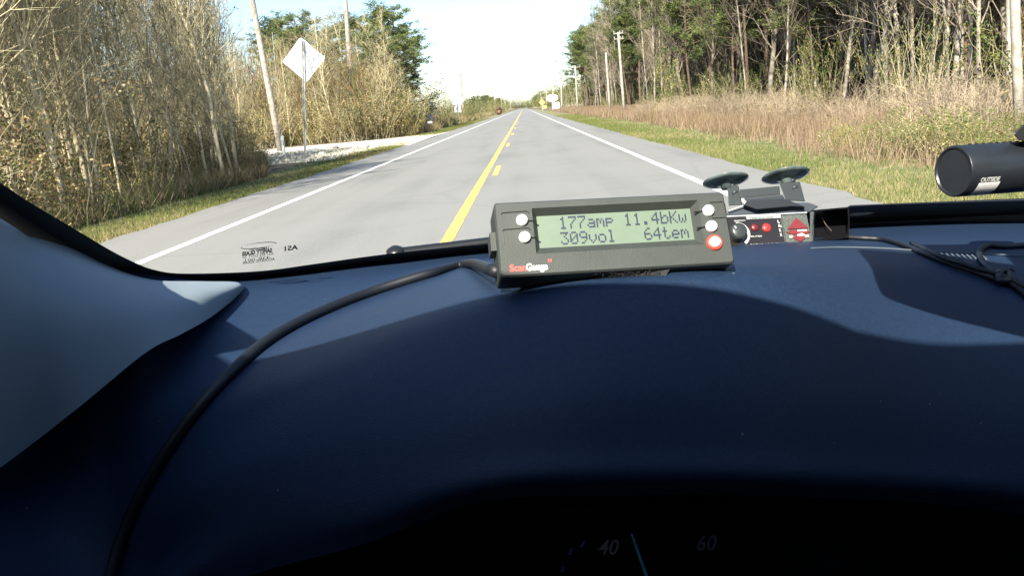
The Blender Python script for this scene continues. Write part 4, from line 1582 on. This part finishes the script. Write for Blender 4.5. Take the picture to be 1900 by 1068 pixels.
for (x, y, tilt, rpx) in ((1346.5, 337.5, -11, 42), (1458, 328, -13, 43.5)):
    c = P(x, y, .785)
    vdir = (c - EYE).normalized()
    # disc axis nearly across the line of sight, like the raked glass above it
    side = Vector((0, 0, 1)); side = (side - vdir * side.dot(vdir)).normalized()
    side.rotate(Matrix.Rotation(R(tilt * -1 - 4), 3, -vdir))
    ax = (side * math.cos(R(19)) - vdir * math.sin(R(19)) * -1).normalized()
    rr_ = rpx * .785 / FPX
    mb = MB()
    mb.lathe([(0, -.0075), (.005, -.007), (.0055, -.003), (rr_ * .45, -.0018), (rr_ * .8, -.0004), (rr_, .0010), (rr_, .0018), (rr_ * .8, .0010), (rr_ * .4, .0002), (0, -.0002)], c, ax, 40)
    cu = mb.build("suction_cup", m_cup, det, smooth=True)
    mb = MB()
    mb.tube(catmull([c - ax * .003 + hx * .006, c - ax * .010 + hx * .006, P(x + 18, y + 22, .780)], 5), .0032, 8)
    mb.tube([c - ax * .004 + hx * .006, c - ax * .004 + hx * .006 - vdir * .004], .0022, 8)
    mb.build("cup_stud", mat("mount_black", (.028, .036, .04), .4), cu, smooth=True)

# --- black open-fronted box to the right of the detector
bxo = empty("display_module", P(1545, 444, .77))
tag(bxo, "small glossy black box with a concave dark face, joined at the detector's right side", "module")
rim = [(1511, 391), (1540, 387), (1575, 384.5), (1576.5, 412), (1575, 441), (1540, 445), (1508, 448), (1507, 420)]
mb = MB()
k = len(rim)
A = [P(x, y, .762) for x, y in rim]
cx_, cy_ = 1542, 416
B = [P(cx_ + (x - cx_) * .93, cy_ + (y - cy_) * .92, .762) for x, y in rim]
Cc = [P(cx_ + (x - cx_) * .86, cy_ + (y - cy_) * .84, .790) for x, y in rim]
E = [P(x, y, .81) for x, y in rim]
for s1, s2 in ((A, B), (B, Cc), (E, A)):
    mb.add(s1 + s2, [(i, (i + 1) % k, k + (i + 1) % k, k + i) for i in range(k)])
mb.add(Cc, [tuple(range(k))]); mb.add(E, [tuple(range(k))])
mb.build("housing", mat("gloss_black", (.006, .006, .007), .18), bxo)
mb = MB(); mb.tube(catmull([P(1525, 402, .780), P(1532, 416, .780), P(1543, 428, .780)], 5), .0003, 5); mb.build("scratch", mat("scratch_brown", (.16, .12, .10), .5), bxo)
mb = MB(); slab([(1503, 393), (1510, 392), (1510, 452), (1503, 456)], .762, .80); mb.build("side_panel", m_det, bxo)

# --- dash camera tube at the right, hanging on its mount
dc = P(1768, 318, .60)
tip = P(1990, 303, .60)
axd = (tip - dc).normalized()
axd = (axd + Vector((0, .0, 0)) - (P(1768, 318, 1) - EYE).normalized() * -.30).normalized()
rc = 47.5 * .60 / FPX
cam_t = empty("dash_camera", dc)
tag(cam_t, "black cylindrical dash camera with a white label, hanging at the right edge", "camera")
m_dc = mat("camera_black", (.012, .014, .018), .33, (.014, .017, .021), 80, bump=.1, bscale=1500, spec=.6)
mb = MB()
mb.lathe([(0, .0012), (rc * .86, .0012), (rc * .90, .0), (rc * .965, -.0), (rc, .0012), (rc, .11), (rc * .97, .112), (0, .112)], dc, axd, 56)
cb = mb.build("camera_body", m_dc, cam_t, smooth=True)
for p_ in cb.data.polygons:
    pass
md = cb.modifiers.new("es", 'EDGE_SPLIT'); md.split_angle = R(35)
mb = MB()
up_ = (Vector((0, 0, 1)) - axd * axd.z).normalized()
fr = -(axd.cross(up_)); toe = (EYE - dc).normalized()
if fr.dot(toe) < 0:
    fr = -fr


def cyl(a, h, e=.0003):
    """point on the camera tube: a = angle below the line of sight, h along the axis"""
    return dc + axd * h + (fr * math.cos(a) - up_ * math.sin(a)) * (rc + e)


lab = MB()
grid_ = []
for i in range(9):
    a = R(24 + 52 * i / 8)
    grid_.append([cyl(a, .0075 + (.0185) * j / 6, .0002) for j in range(7)])
lab.grid(grid_)
lab.build("label", mat("label_paper", (.78, .78, .80), .5, (.70, .71, .72), 400), cam_t)
vs, fs = text_mesh("OUTSIDE", 1.0, bold=.04)
mx = max(v.x for v in vs)
mb = MB()
mb.add([cyl(R(22) - v.y * .0046 / rc, .0080 + v.x / mx * .0165, .0003) for v in vs], fs)
mb.build("lettering", m_pw, cam_t)
mb = MB()
for i in range(14):
    mb.tube([dc + axd * (.012 + .006 * i) + up_ * (rc + .0001), dc + axd * (.0145 + .006 * i) + up_ * (rc + .0001)], .0006, 5)
mb.build("vent", m_blackp, cam_t)
mb = MB()
pts = [(1880, 248), (1897, 232), (1915, 226), (1990, 225), (1990, 268), (1915, 266), (1890, 260)]
slab(pts, .59, .62)
mb.tube([P(1935, 230, .605), W(1960, 150, .006)], .006, 10)
mb.build("mount", m_blackp, cam_t, bevel=.001)

# --- cables at the right
def on_cable(pts, r_, label, m_=None, off=None):
    q = [on_dash(x, y, r_ if off is None else off) for x, y in pts]
    mb = MB(); mb.tube(catmull(q, 7), r_, 8)
    return mb
m_cab = mat("cable_black", (.007, .009, .013), .5)
mb = on_cable([(1570, 444), (1600, 446), (1640, 449), (1680, 461), (1720, 478), (1770, 497), (1820, 514), (1860, 528), (1900, 541), (1960, 560)], .0024, "")
q = [on_dash(x, y, .0055) for x, y in ((1690, 463), (1740, 487), (1800, 508), (1855, 524), (1900, 545), (1960, 575))]
mb.tube(catmull(q, 7), .0022, 8)
o = mb.build("power_cable", m_cab, smooth=True)
tag(o, "pair of black power cables running right from the black box across the dash", "cable")
mb = on_cable([(1960, 462), (1900, 460), (1860, 462), (1830, 461), (1815, 474), (1822, 492), (1838, 508), (1853, 522), (1880, 536), (1910, 560)], .0026, "")
mb.tube(catmull([on_dash(x, y, .005) for x, y in ((1845, 520), (1852, 514), (1864, 516), (1868, 524), (1862, 530), (1848, 530), (1845, 522))], 5), .0028, 7)
mb.tube(catmull([on_dash(x, y, .006) for x, y in ((1858, 516), (1866, 511), (1876, 515))], 5), .0010, 6)
o = mb.build("looped_cable", m_cab, smooth=True)
tag(o, "black cable bent over the dash seam and tied in a knot at the right edge", "cable")
